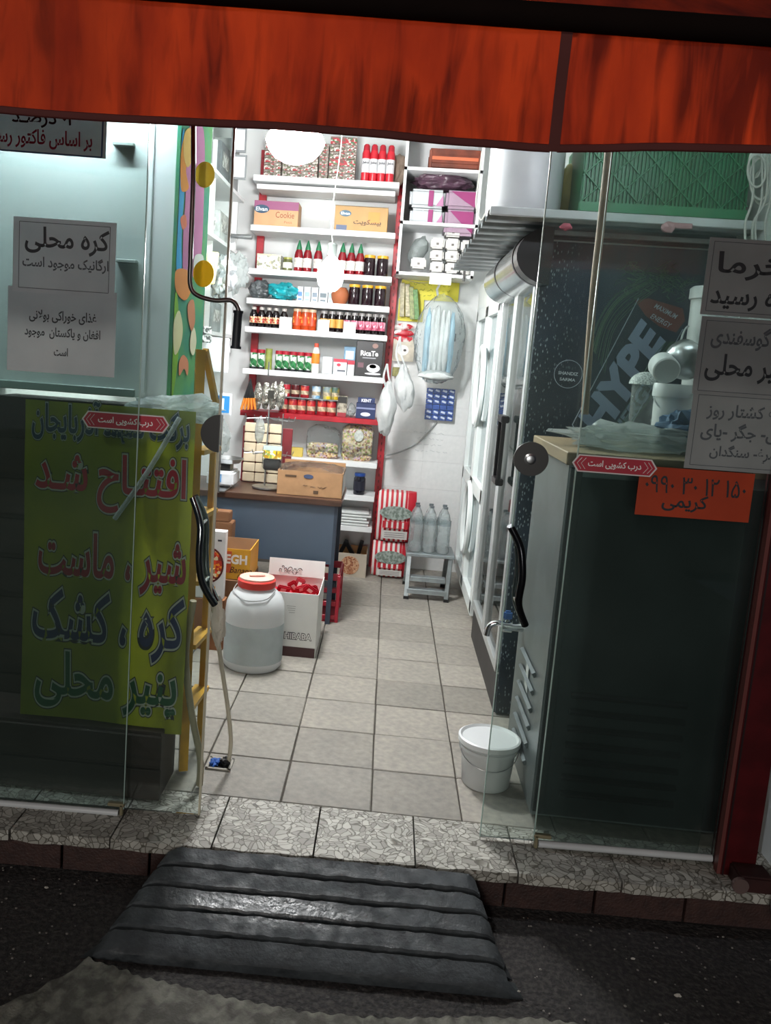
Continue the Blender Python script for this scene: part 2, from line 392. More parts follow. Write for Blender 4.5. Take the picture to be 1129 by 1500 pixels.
# grooved concrete apron at the bottom
edge = [(-90, 1520), (0, 1474), (60, 1447), (100, 1425), (133, 1402), (200, 1426), (300, 1452), (440, 1480), (560, 1490), (700, 1487), (790, 1490), (860, 1500), (960, 1530)]
ep = [at(a, b_, z=-.148) for a, b_ in edge]
def ey(x):
    for p, q in zip(ep, ep[1:]):
        if p.x <= x <= q.x: return p.y + (q.y - p.y) * (x - p.x) / (q.x - p.x)
    return ep[0].y if x < ep[0].x else ep[-1].y
def apron(u, v):
    x = ep[0].x + (ep[-1].x - ep[0].x) * u; y = 1.2 + (ey(x) + .006 * noise.noise(Vector((x * 40, 0, 0))) - 1.2) * v
    k = (x - .25 * (y - 2)) / .042
    z = -.138 + .0032 * math.sin(k * 2 * PI + noise.noise(Vector((x * 8, y * 8, 2))) * 1.5) + .004 * noise.noise(Vector((x * 25, y * 25, 5)))
    if v > .995: z = -.16
    return Vector((x, y, z))
struct(B().grid(apron, 260, 60), 'floor_apron', mat('rough_concrete', '#75746b', .85, vs=18, col2='#4b4a44', bump=.5, bs=150), smooth=True)

# room shell
WALLM = mat('wall_white', '#dfe2e1', .55, vary=.04, vs=2)
struct(B().box((-1.67, 4.85, 1.65), (.1, 4.1, 3.7)), 'wall_left', WALLM)
struct(B().box((1.5, 4.85, 1.65), (.1, 4.1, 3.7)), 'wall_right', WALLM)
wb = struct(B().box((-.08, 6.9, 1.65), (3.3, .1, 3.7)), 'wall_back', WALLM)
wt = B().box((0, 0, 0), (.3292, .008, .2192), bev=.0005); bmesh.ops.recalc_face_normals(wt.bm, faces=wt.bm.faces)
wtm = bpy.data.meshes.new('tile'); wt.bm.to_mesh(wtm); wt.bm.free(); wtm.materials.append(tilemat('wall_tile_white', ('#e9ebea', '#e1e4e3'), rough=.2, bump=0)); 
wtm.materials[0].node_tree.nodes['Map Range'].inputs[3].default_value = .97; wtm.materials[0].node_tree.nodes['Map Range'].inputs[4].default_value = 1.0
wtm.materials[0].node_tree.nodes['Mix'].inputs[0].default_value = .05; wtm.materials[0].node_tree.nodes['Brightness/Contrast'].inputs[1].default_value = 0
for i in range(3):
    for j in range(10):
        o = link('tile', wtm, wb); o.location = (-.02 + .165 + i * .33, 6.848, .11 + j * .22)
struct(B().box((0, 4.85, 3.5), (3.4, 4.1, .1)), 'ceiling', WALLM)
struct(B().box((0, 2.87, 3.0), (3.6, .14, 1.0)), 'wall_front', mat('lintel_paint', '#6b6660', .7))
struct(B().box((-2.35, 2.9, 1.6), (1.3, .3, 3.8)), 'wall_outside_left', mat('pier_stone', '#5c5751', .8, bump=.3))
struct(B().box((2.2, 2.95, 1.6), (1.3, .3, 3.8)), 'wall_outside_right', mat('pier_stone', '#5c5751'))

# glass front: fixed panes (windows) and sliding leaves (doors)
def pane(name, xa, xb, off, z0, z1, edge=None):
    xm = (xa + xb) / 2
    p = struct(B().box((xm, fy(xm) + off, (z0 + z1) / 2), (xb - xa, .008, z1 - z0), rot=(0, 0, FANG)), name, GLASS)
    if edge is not None:
        B().box((edge, fy(edge) + off, (z0 + z1) / 2), (.003, .0085, z1 - z0), rot=(0, 0, FANG)).obj('ground_edge', mat('glass_edge', '#9fb7ae', .25), p)
    return p
win1 = pane('window_1', -1.62, -.808, 0, .02, 2.5, -.808)
win2 = pane('window_2', .623, 1.24, 0, .03, 2.5, .623)
dr1 = pane('door_1', -1.58, -.551, .032, .004, 2.5)
dr2 = pane('door_2', .443, 1.2, .032, .012, 2.5, .443)
B().box((-.548, fy(-.548) + .032, 1.25), (.007, .016, 2.49), rot=(0, 0, FANG)).obj('edge_seal', mat('beige_seal', '#c2bda6', .4), dr1, label='beige sealing strip')
for win, xa, xb, bx in ((win1, -1.6, -.825, -.815), (win2, .64, 1.235, .632)):
    B().cyl((xa, fy(xa) - .004, .022 if win is win2 else .004), (xb, fy(xb) - .004, .022 if win is win2 else .004), .0125, n=14).obj('bottom_rail', mat('rail_white', '#c6cacb', .35, vary=.08), win, smooth=True)
    z = .05 if win is win2 else .035
    b = B().box((bx + (.02 if win is win2 else -.02), fy(bx), z), (.06, .022, .012), bev=.003).box((bx, fy(bx), z - .02), (.012, .022, .05), bev=.003)
    b.obj('bracket', mat('brass_bracket', '#8c8468', .45, .3), win)
def curve_pts(P, n=6):
    "smooth path through points"
    P = [Vector(p) for p in P]; out = []
    for i in range(len(P) - 1):
        a, b_, c, d = P[max(i - 1, 0)], P[i], P[i + 1], P[min(i + 2, len(P) - 1)]
        for k in range(n):
            t = k / n; out.append(.5 * ((2 * b_) + (c - a) * t + (2 * a - 5 * b_ + 4 * c - d) * t * t + (3 * b_ - a - 3 * c + d) * t ** 3))
    return out + [P[-1]]
def handle(dr, px, side, m, nm):
    for s_, dy in ((1, -.045), (-1, .055)):
        base = [at(u_, v_, y=fy(-.58 if dr is dr1 else .47) + .032) for u_, v_ in px]
        bow = [0, .9, 1, .9, 0]
        pts = [p + Vector((0, dy * (.35 + .65 * math.sin(PI * i / (len(base) - 1))), 0)) for i, p in enumerate(base)]
        h = B().tube(curve_pts(pts), .0125 if s_ > 0 else .011, n=12).obj('handle', m, dr, smooth=True, label=nm if s_ > 0 else None)
        for i in (1, -2):
            q = pts[i]; B().cyl(q, (q.x, fy(q.x) + .032, q.z), .009, n=10).obj('standoff', CHROME, h, smooth=True)
handle(dr1, [(284, 728), (297, 765), (296, 812), (300, 850), (316, 884)], 1, mat('dark_chrome', '#8b9090', .15, 1), 'curved chrome pull handle')
handle(dr2, [(748, 772), (760, 800), (762, 840), (757, 880), (768, 914)], -1, mat('black_chrome', '#2a2c2f', .2, .8), 'curved black pull handle')
# lock roses
def disc(dr, u_, v_, r, cut):
    c = at(u_, v_, y=fy(-.56 if dr is dr1 else .47) + .024)
    pts = []
    for k in range(40):
        a = 2 * PI * k / 40; x = r * math.cos(a)
        if cut: x = min(x, .0)
        pts.append((c.x + x, c.y, c.z + r * math.sin(a)))
    d = B().poly(pts, (0, -.012, 0)).obj('lock_plate', mat('lock_black', '#15130f' if cut else '#221a1c', .4), dr, label='black round lock plate')
    if not cut: B().lathe([(.019, 0), (.019, .006), (.013, .008), (.012, .012), (.006, .013)], (c.x - .004, c.y - .012, c.z), n=20, axis=Matrix.Rotation(PI / 2, 3, 'X')).obj('cylinder', STEEL, d, smooth=True)
disc(dr1, 322, 635, .062, True); disc(dr2, 777, 672, .056, False)
# red hexagonal door stickers
def sticker(par, u0, u1, vc0, vc1, off, txt_shift=0, full=True):
    yb = fy(at(u0, vc0, y=2.8).x) + off
    a, b_ = at(u0, vc0, y=yb), at(u1, vc1, y=yb); h = .028; c = (a + b_) / 2; W = (b_.x - a.x) / 2
    z = (a.z + b_.z) / 2
    def hx(W, h, dy): return [(c.x - W, c.y + dy, z), (c.x - W + h * .7, c.y + dy, z + h), (c.x + W - h * .7, c.y + dy, z + h), (c.x + W, c.y + dy, z), (c.x + W - h * .7, c.y + dy, z - h), (c.x - W + h * .7, c.y + dy, z - h)]
    o = B().poly(hx(W, h, 0), (0, -.0006, 0)).obj('sticker', flat('#d8d0cf'), par)
    B().poly(hx(W - .006, h - .004, -.0008), (0, -.0004, 0)).obj('sticker_field', flat('#a91530'), o)
    for s_ in (-1, 1):
        for k in (0, 1):
            x = c.x + s_ * (W - .016 - k * .013)
            B().tube([(x - s_ * .014, c.y - .0016, z + .018), (x, c.y - .0016, z), (x - s_ * .014, c.y - .0016, z - .018)], .0011, n=4).obj('chevron', flat('#e8dcdc'), o)
    text('lettering', 'درب کشویی است', flat('#f2ecec'), o, (c.x, c.y - .0018, z), (W * 1.25, .027), rtl=True, bold=.02)
sticker(dr1, 120, 248, 611, 625, .024)
sticker(win2, 838, 962, 674, 690, -.008)

# right post, pipe, left over pieces
post = struct(B().box((1.30, fy(1.3) - .02, 1.2), (.115, .09, 2.62), bev=.004), 'trim_2', mat('post_red', '#4c0b10', .35, vary=.3, vs=10))
B().box((1.24, fy(1.24) - .045, 1.2), (.012, .03, 2.6)).obj('bead', mat('post_bead', '#6d3a36', .4), post)
B().box((1.252, fy(1.24) - .06, 1.2), (.006, .01, 2.6)).obj('bead', mat('post_bead2', '#241012', .4), post)
pf = T('hinge_box', 'small dark rusty steel box at the foot of the red post', 'bracket', (1.31, fy(1.3) - .115, 0))
B().box((1.325, fy(1.3) - .11, .022), (.11, .09, .06), bev=.006).obj('case', mat('rusty', '#3c1d1b', .6, .3, vary=.4), pf)
B().cyl((1.272, fy(1.3) - .165, .022), (1.272, fy(1.3) - .15, .022), .026, n=16).obj('end_ring', mat('rust_ring', '#6f5b57', .6, .4), pf)
c = T('drain_pipe', 'grey plastic pipe beside the red post at the right edge', 'pipe', (1.42, 2.74, -.05))
B().cyl((1.43, 2.76, -.05), (1.43, 2.76, 2.4), .032, n=16).obj('tube', mat('pipe_grey', '#7d7b78', .5), c, smooth=True)
B().lathe([(.02, 0), (.045, .01), (.05, .04), (.04, .07), (.02, .08)], (1.41, 2.66, -.05), n=18).obj('foot_cap', mat('pipe_grey', '#7d7b78'), c, smooth=True)

# ================================================================== AWNING
aw = T('awning', 'stained orange-red fabric awning hanging over the shop entrance', 'awning', (0, 1.8, 2.2))
AWM = cloth('awning_fabric', '#bd3a12', '#8a2009', .5, (3.5, 1, 1.1), 2.2, .30, .62, .8, bump=.05)
nt = AWM.node_tree; old = nt.nodes['Principled BSDF'].inputs['Base Color'].links[0].from_socket
tc = nt.nodes['Texture Coordinate']; mp = nt.nodes.new('ShaderNodeMapping'); mp.inputs['Scale'].default_value = (9, 1, 1.3); nt.links.new(tc.outputs['Object'], mp.inputs[0])
n1 = nt.nodes.new('ShaderNodeTexNoise'); n1.inputs['Scale'].default_value = 2.6; n1.inputs['Detail'].default_value = 9; n1.inputs['Distortion'].default_value = .9; nt.links.new(mp.outputs[0], n1.inputs[0])
n2 = nt.nodes.new('ShaderNodeTexNoise'); n2.inputs['Scale'].default_value = 2.4; n2.inputs['Detail'].default_value = 3; nt.links.new(tc.outputs['Object'], n2.inputs[0])
mm = nt.nodes.new('ShaderNodeMath'); mm.operation = 'MULTIPLY'; nt.links.new(n1.outputs[0], mm.inputs[0]); nt.links.new(n2.outputs[0], mm.inputs[1])
rr = nt.nodes.new('ShaderNodeValToRGB'); rr.color_ramp.elements[0].position = .235; rr.color_ramp.elements[0].color = (1, 1, 1, 1); rr.color_ramp.elements[1].position = .37; rr.color_ramp.elements[1].color = (.24, .17, .17, 1)
nt.links.new(mm.outputs[0], rr.inputs[0])
mx = nt.nodes.new('ShaderNodeMix'); mx.data_type = 'RGBA'; mx.blend_type = 'MULTIPLY'; mx.inputs[0].default_value = .9
nt.links.new(old, mx.inputs[6]); nt.links.new(rr.outputs[0], mx.inputs[7])
for nn in ('Principled BSDF', 'Translucent BSDF'): nt.links.new(mx.outputs[2], nt.nodes[nn].inputs[0])
def botz(x):
    P_ = [(-2.2, 2.085), (-.84, 2.080), (-.2, 2.071), (.283, 2.062), (.45, 2.071), (.70, 2.076), (2.2, 2.09)]
    for p, q in zip(P_, P_[1:]):
        if p[0] <= x <= q[0]: return p[1] + (q[1] - p[1]) * (x - p[0]) / (q[0] - p[0])
def topz(x): return 2.318 - .030 * (x + .8)
def vy(x, v): return 1.8 + .012 * math.sin(x * 7) * (1 - v) + .006 * noise.noise(Vector((x * 9, v * 2, 0)))
for xa, xb in ((-2.2, .278), (.292, 2.2)):
    def fn(u, v, xa=xa, xb=xb):
        x = xa + (xb - xa) * u; return Vector((x, vy(x, v), botz(x) + (topz(x) - botz(x)) * v))
    B().grid(fn, 90, 10).obj('valance_panel', AWM, aw, smooth=True)
    def hem(u, v, xa=xa, xb=xb):
        x = xa + (xb - xa) * u; a = 2 * PI * v; return Vector((x, vy(x, 0) + .004 * math.cos(a), botz(x) + .007 + .008 * math.sin(a)))
    B().grid(hem, 60, 8).obj('hem', mat('hem_dark', '#4e1610', .8), aw, smooth=True, label='dark stitched bottom hem')
B().grid(lambda u, v: Vector((.285 + (u - .5) * .022, vy(.285, v) - .004, botz(.285) + (topz(.285) - botz(.285)) * v)), 1, 10).obj('seam', mat('hem_dark', '#4e1610'), aw, label='dark vertical seam')
B().cyl((-2.2, 1.79, topz(-2.2) + .018), (2.2, 1.79, topz(2.2) + .018), .024, n=16).obj('front_rail', mat('rail_dark', '#160f0d', 1, spec=.05), aw, smooth=True)
B().grid(lambda u, v: Vector((-2.2 + 4.4 * u, 1.80 + 1.0 * v, topz(-2.2 + 4.4 * u) + .04 + .62 * v - .03 * math.sin(PI * v))), 12, 8).obj('canopy', cloth('canopy_fabric', '#b23412', '#571007', .5, (4, 1, 1), 2.5, .3, .65, .75), aw, smooth=True)
for x in (-1.9, .29, 2.1):
    B().cyl((x, 1.82, topz(x)), (x, 2.82, topz(x) + .55), .012, n=8).obj('arm', mat('rail_dark', '#1d1614'), aw)

# ================================================================== LAMPS
c = at(432, 213, y=4.5); c.z = at(432, 240, y=4.5).z + .106
L = T('ceiling_lamp', 'large glowing round lamp just under the awning edge', 'lamp', c)
B().lathe([(r * 1.125, z * 1.125) for r, z in ((.004, -.094), (.05, -.088), (.09, -.068), (.118, -.035), (.132, 0), (.12, .03), (.07, .05))], c, n=32).obj('diffuser', glow('lamp_white', '#ffffff', LAMP_GLOBE), L, smooth=True)
B().lathe([(.08, .057), (.06, .09), (.03, .11), (.025, .17)], c, n=20).obj('base', WHITE, L, smooth=True)
B().cyl((c.x, c.y, c.z + .17), (c.x, c.y, 3.45), .004, n=6).obj('cord', BLACKP, L)
c = at(484, 402, y=5)
L = T('light_bulb', 'bare glowing bulb hanging on a wire before the shelves', 'lamp', c)
B().lathe([(.003, -.098), (.035, -.09), (.065, -.06), (.078, -.01), (.07, .035), (.045, .07), (.024, .095)], c, n=24).obj('glass_bulb', glow('bulb_white', '#ffffff', LAMP_BULB), L, smooth=True)
B().lathe([(.024, .095), (.026, .12), (.028, .165), (.02, .175)], c, n=16).obj('socket', mat('socket_grey', '#4d5350', .4), L, smooth=True)
B().tube([(c.x, c.y, c.z + .17), (c.x - .02, c.y, c.z + .3), (c.x + .01, c.y, c.z + .7), (c.x, c.y, 3.45)], .003, n=5).obj('cord', mat('cord_grey', '#b9bab5'), L)
for nm_, xa, xb, st_ in (('left', -1.45, -.88, ADDED_TUBE), ('right', .62, 1.20, ADDED_TUBE_R)):  # unseen tubes, added to light the cabinet front, notices and shelf lip
    xm = (xa + xb) / 2
    L = T('added_tube_lamp', f'white tube lamp fixed over the inside of the {nm_} window', 'lamp', (xm, 2.97, 2.62))
    B().box((xm, 2.97, 2.66), (xb - xa + .04, .05, .03)).obj('housing', WHITE, L)
    B().cyl((xa, 2.97, 2.63), (xb, 2.97, 2.63), .013, n=12).obj('tube', glow('tube_white_' + nm_, '#eef6ff', st_), L)

# ================================================================== LEFT OF THE DOOR
# tall white cabinet with painted side
CX0 = -.803
cab = T('display_cabinet', 'tall white cabinet with a bright painted side behind left glass', 'cabinet', (-1.2, 3.35, 1.43))
B().box(((CX0 - 1.58) / 2, 3.35, 2.19), (CX0 + 1.58, .50, 1.5), bev=.004).obj('body', mat('cabinet_white', '#dfe8e8', .35, vary=.04, vs=2), cab)
B().box(((CX0 - 1.58) / 2 - .06, 3.094, 1.455), (CX0 + 1.58 - .12, .012, .03), bev=.003).obj('lower_trim', mat('trim_greygreen', '#8fa19b', .4), cab)
for (u_, v_) in ((182, 212), (186, 383)):
    q = at(u_, v_, y=3.09); B().box(q, (.075, .03, .012), bev=.002).obj('ledge', mat('ledge_grey', '#b4bebb', .5), cab)
q = at(219, 380, y=3.098); B().box((q.x, 3.0985, 2.19), (.004, .004, 1.46)).obj('seam', mat('seam_grey', '#b9c4c2'), cab)
side = B().box((CX0 + .006, 3.34, 1.95), (.012, .50, 1.5)).obj('painted_panel', mat('mural_green', '#5b9b62', 1, spec=.02, vary=.25, vs=6, col2='#3f8a74', lo=.35, hi=.6), cab)
XS = CX0 + .0135
def shape(pts, colr, k, nm='painted_shape'):
    "pts are (y, z) on the painted side"
    B().poly([(XS + k * .0006, y, z) for y, z in curve2(pts)], (.0005, 0, 0)).obj(nm, mat('mural_' + colr.strip('#'), colr, 1, vary=.08, spec=.02), side)
def curve2(P, n=5):
    N = len(P); out = []
    for i in range(N):
        a, b_, c, d = (Vector(P[(i + j) % N]) for j in (-1, 0, 1, 2))
        for k in range(n):
            t = k / n; out.append(tuple(.5 * ((2 * b_) + (c - a) * t + (2 * a - 5 * b_ + 4 * c - d) * t * t + (3 * b_ - a - 3 * c + d) * t ** 3)))
    return out
def sp(u_, v_): q = at(u_, v_, x=XS); return (min(max(q.y, 3.095), 3.585), q.z)
def sq(*uv): return [sp(*p) for p in uv]
shape(sq((252, 195), (270, 192), (271, 260), (266, 340), (266, 395), (262, 400), (252, 385), (251, 300)), '#3aa5dc', 0)
shape(sq((275, 192), (298, 190), (298, 300), (292, 390), (270, 405), (268, 350), (272, 280)), '#c07aa6', 0)
shape(sq((262, 215), (271, 200), (276, 225), (272, 250), (276, 275), (266, 280), (258, 250)), '#e39336', 1)
shape(sq((270, 195), (280, 190), (281, 230), (274, 245), (268, 225)), '#e6bd66', 2)
shape(sq((264, 320), (271, 315), (273, 330), (267, 336)), '#e07f5f', 1)
shape(sq((256, 395), (276, 398), (279, 425), (270, 440), (257, 425)), '#dd8d48', 2)
shape(sq((252, 430), (260, 440), (262, 500), (256, 560), (251, 580), (249, 500)), '#7fb43c', 1)
shape(sq((254, 470), (262, 455), (267, 480), (264, 505), (256, 520), (251, 500)), '#dfdcb0', 2)
shape(sq((279, 490), (284, 480), (287, 500), (283, 520), (278, 512)), '#e3dfc0', 2)
shape(sq((275, 445), (283, 440), (285, 470), (280, 485), (275, 465)), '#cf8a66', 2)
shape(sq((262, 530), (268, 520), (275, 530), (274, 550), (269, 540), (262, 550)), '#d98f6e', 2)
shape(sq((285, 375), (297, 375), (296, 400), (284, 400)), '#dcdfd8', 2)
for (u_, v_, r_, cc, lb) in ((300, 256, .032, '#e8d37c', 'pale yellow round sticker, upper of two beside painted cabinet side'), (298, 401, .034, '#f0cf45', 'yellow round sticker, lower of two beside painted cabinet side')):
    q = at(u_, v_, y=fy(-.7) + .039); B().lathe([(r_, 0), (r_, .001)], q, n=28, sy=1.25, axis=Matrix.Rotation(PI / 2, 3, 'X')).obj('round_sticker', cloth('st' + cc.strip('#'), cc, cc, .6), label=lb, cat='sticker')
st = T('dark_drawer_stand', 'dark brown slatted stand under the white cabinet, behind glass', 'stand', (-1.2, 3.35, 0))
DW = mat('dark_wood', '#33251e', .6, vary=.35, vs=9, stretch=(.4, 1, 4))
B().box((-1.22, 3.37, .70), (.74, .44, 1.38)).obj('body', DW, st)
for k in range(9):
    B().box((-1.22, 3.135, .10 + k * .155), (.76, .018, .135), bev=.004).obj('slat', DW, st)
lc = T('low_crate', 'low dark wooden crate on the floor behind left glass', 'crate', (-1.15, 3.05, 0))
for k in range(2): B().box((-1.17, 2.875, .06 + k * .13), (.92, .014, .115), bev=.003).obj('board', DW, lc)
B().box((-1.17, 2.995, .128), (.91, .22, .255)).obj('body', DW, lc)
# yellow shop banner
bl, br, tl, tr = at(26, 1062, y=2.93), at(256, 1066, y=2.93), at(42, 590, y=2.93), at(288, 598, y=2.93)
bl = Vector(((bl.x + tl.x) / 2, 2.93, (bl.z + br.z) / 2)); tr = Vector((tr.x, 2.93, (tl.z + tr.z) / 2)); BW, BH = tr.x - bl.x, tr.z - bl.z
ban = T('banner', 'yellow banner with red, navy and green dairy lettering behind left glass', 'banner', (bl.x + BW / 2, 2.93, bl.z))
BANM = cloth('banner_vinyl', '#9c9f22', '#6c7a1c', .28, (1, 1, 1), 3, .3, .7, .5)
def bany(x, z): return 2.93 + .006 * math.sin(x * 11 + z * 4) + .004 * noise.noise(Vector((x * 6, z * 6, 3)))
B().grid(lambda u, v: Vector((bl.x + BW * u, bany(bl.x + BW * u, bl.z + BH * v), bl.z + BH * v)), 30, 50).obj('sheet', BANM, ban, smooth=True)
def drape(o, off):
    Mw = worldof(ban)
    for v in o.data.vertices:
        p = Mw @ v.co; p.y += bany(p.x, p.z) - 2.93 - off; v.co = Mw.inverted() @ p
def bline(s, u0, u1, v0, v1, colr):
    c_, w_, h_ = rect(u0, v0, u1, v1, 2.93)
    base = []
    for k, (bo, m_) in enumerate(((.021, flat(colr)), (.052, flat('#a9ada2')), (.070, flat('#20251d')))):
        o = text('lettering', s, m_, ban, (c_.x, 2.93, c_.z), (w_, h_), rtl=True, bold=bo, base=base)
        drape(o, .0025 - k * .0007)
bline('برکت سهند آذربایجان', 47, 278, 590, 652, '#15384f')
bline('افتتـاح شـد', 52, 272, 665, 752, '#a8122e')
bline('شیر ، ماست', 55, 272, 783, 868, '#8e1428')
bline('کره ، کشک', 46, 268, 868, 965, '#16254e')
bline('پنیر محلی', 50, 258, 960, 1050, '#14502f')
# plastic film bunched over the banner top and rope
def film(p, n):
    p.z *= 1 - .3 * abs(p.x); return p
q = at(262, 600, y=2.95)
B().blob((q.x - .02, 2.99, q.z), (.30, .08, .085), 5, .28, 3, 4).obj('plastic_film', MILKY, label='crumpled clear plastic film bunched over the banner top corner', cat='plastic', smooth=True)
pa, pb = at(263, 612, y=2.9), at(168, 760, y=2.9)
B().tube(curve_pts([pa, (pa + pb) / 2 + Vector((.004, -.004, -.01)), pb]), .009, n=8).obj('rope', MILKY, label='twisted strip of clear plastic slanting across the yellow banner', cat='strap', smooth=True)
# yellow step ladder
lad = T('step_ladder', 'yellow folding step ladder behind the left sliding door', 'ladder', (-.68, 3.1, 0))
YEL = mat('ladder_yellow', '#d9a21c', .4, vary=.2, vs=10)
def bar(b, a, c_, w_, d_):
    a, c_ = Vector(a), Vector(c_); M = Matrix.Translation((a + c_) / 2) @ (c_ - a).to_track_quat('Z', 'Y').to_matrix().to_4x4()
    g = bmesh.ops.create_cube(b.bm, size=1); bmesh.ops.scale(b.bm, vec=(w_, d_, (c_ - a).length), verts=g['verts']); b._x(g['verts'], M); return b
t1, f1 = at(294, 512, y=3.14), at(266, 1165, y=3.10)
t2, f3 = at(316, 585, y=3.34), at(291, 1108, y=3.34)
f1.z = f3.z = .012; t1.x = max(t1.x, CX0 + .045)
bar(B(), t1, f1, .034, .022).obj('rail', YEL, lad)
bar(B(), t2, f3, .030, .022).obj('rail', YEL, lad)
bar(B(), t1 + Vector((.014, .01, 0)), at(319, 606, y=3.30), .022, .020).obj('brace', YEL, lad)
for z in (.25, .50, .75, 1.0, 1.25):
    a_, b2 = f1.lerp(t1, z / t1.z), f3.lerp(t2, z / t2.z)
    bar(B(), a_, b2, .06, .018).obj('rung', YEL, lad)
q = at(288, 695, y=3.06)
B().blob((q.x - .085, 3.04, q.z), (.10, .09, .34), 9, .06, 1.2, 3).obj('sack', mat('beige_sack', '#b7ab94', .7, bump=.3), label='full beige sack standing high beside the yellow ladder', cat='sack', smooth=True)
# awning crank
q = [at(283, 150, y=2.68), at(283, 260, y=2.68), at(279, 380, y=2.68), at(279, 418, y=2.68), at(290, 433, y=2.68), at(315, 440, y=2.68), at(338, 440, y=2.68), at(348, 450, y=2.68), at(349, 462, y=2.68)]
cr = T('awning_crank', 'bent steel crank rod with a black grip hanging before left glass', 'crank', q[-1])
B().tube(curve_pts(q), .0075, n=10).obj('rod', mat('rod_steel', '#8c8986', .3, .9), cr, smooth=True)
B().cyl(at(349, 456, y=2.68), at(345, 510, y=2.68), .0135, n=14).cyl(at(349, 455, y=2.68), at(348.7, 459, y=2.68), .016, n=14).cyl(at(345.3, 507, y=2.68), at(345, 511, y=2.68), .017, n=14).obj('grip', mat('grip_black', '#2c3138', .5), cr, smooth=True)
B().cyl(q[0], (q[0].x, 2.815, 2.515), .0075, n=8).obj('hook', mat('rod_steel', '#8c8986'), cr)
# papers on the left glass
PAP = cloth('paper', '#f0f4f5', '#e2e8ea', .6, vs=5, rough=.7)
INK = flat('#20262b'); INKG = flat('#4b5257')
def paper(label, u0, v0, u1, v1, off=-.006, m=PAP, tilt=0, par=None, name='paper_notice', win=-1, cat='notice', group=None):
    yb = fy(at((u0 + u1) / 2, (v0 + v1) / 2, y=2.8).x) + off
    c_, w_, h_ = rect(u0, v0, u1, v1, yb)
    o = patch(name, m, None, (0, 0, 0), w_, h_, th=.0008, label=label, cat=cat, group=group)
    o.location = c_; o.rotation_euler = (0, tilt, FANG)
    return o, c_, w_, h_
def on(o, w_, h_, fx, fz): return worldof(o) @ Vector((fx * w_ / 2, -.0012, fz * h_ / 2))
def write(o, w_, h_, s, fx, fz, fw, fh, m=INK, bold=0, rtl=True, nm='lettering', shear=0):
    return text(nm, s, m, o, on(o, w_, h_, fx, fz), (fw * w_ if fw else None, fh * h_ if fh else None), rtl=rtl, bold=bold, rz=FANG, shear=shear)
def frame(o, w_, h_, m, k=.93, th=.0018):
    b = B(); W, H_ = w_ * k / 2, h_ * k / 2
    for c_, d in (((0, -.0010, H_), (2 * W, .0004, th)), ((0, -.0010, -H_), (2 * W, .0004, th)), ((W, -.0010, 0), (th, .0004, 2 * H_)), ((-W, -.0010, 0), (th, .0004, 2 * H_))): b.box(c_, d)
    b.obj('printed_frame', m, o, local=True)
o, c_, w_, h_ = paper('partly hidden blue-edged notice about ten percent under the awning', -130, 150, 153, 222, tilt=.01)
frame(o, w_, h_, flat('#5f7fa8'), .96, .005)
write(o, w_, h_, '۱۰ درصـد', .34, .42, .30, .36, bold=.02); write(o, w_, h_, 'بر اساس فاکتور رسمی', .30, -.40, .56, .40, flat('#b0485c'), .015)
o, c_, w_, h_ = paper('framed paper notice with thin lettering, upper of two on left glass', 20, 322, 168, 432, off=-.008, tilt=.0)
frame(o, w_, h_, INKG, .88)
write(o, w_, h_, 'کره محلی', .05, .42, .82, .36); write(o, w_, h_, 'ارگانیک موجود است', .03, -.18, .84, .20, INKG)
o, c_, w_, h_ = paper('paper notice with bold black lettering, lower of two on left glass', 12, 424, 168, 548, tilt=.0)
write(o, w_, h_, 'غذای خوراکی بولانی', .02, .34, .62, .15, bold=.02); write(o, w_, h_, 'افغان و پاکستان  موجود', .02, -.06, .70, .15, bold=.02); write(o, w_, h_, 'است', 0, -.48, .13, .10, bold=.02)
PAP_SHADED = cloth('paper_shaded', '#aeb3b3', '#9da3a3', .4, vs=5, rough=.7)  # same notice paper, with the dimmer light on the right glass in its colour
o, c_, w_, h_ = paper('paper notice announcing dates, topmost of three on right glass', 1030, 352, 1185, 466, m=PAP_SHADED)
frame(o, w_, h_, INKG, .90); write(o, w_, h_, 'خرما', -.12, .30, .66, .36); write(o, w_, h_, 'تازه رسید', .0, -.52, .84, .33)
o, c_, w_, h_ = paper('paper notice about sheep milk, middle of three on right glass', 1018, 468, 1180, 583, m=PAP_SHADED)
frame(o, w_, h_, INKG, .90); write(o, w_, h_, 'شیر گوسفندی', .02, .50, .80, .30, INKG); write(o, w_, h_, 'شیر محلی', .0, -.28, .82, .36)
o, c_, w_, h_ = paper('paper notice about fresh chicken, lowest of three on right glass', 1006, 577, 1172, 692, m=PAP_SHADED)
frame(o, w_, h_, INKG, .90); write(o, w_, h_, 'مرغ کشتار روز', .02, .46, .74, .24, INKG); write(o, w_, h_, 'دل- جگر -پای', -.02, -.02, .76, .26, INKG); write(o, w_, h_, 'مرغ- سنگدان', .03, -.55, .60, .22, INKG)
o, c_, w_, h_ = paper('orange card with a handwritten phone number on right glass', 931, 688, 1103, 760, off=-.012, m=cloth('orange_card', '#c4461f', '#b03c1a', .25, vs=5), tilt=.0)
write(o, w_, h_, '۰۹۹۰ ۳۰ ۱۲ ۱۵۰', 0, .32, .88, .36, rtl=False); write(o, w_, h_, 'کریمی', -.15, -.40, .40, .36)
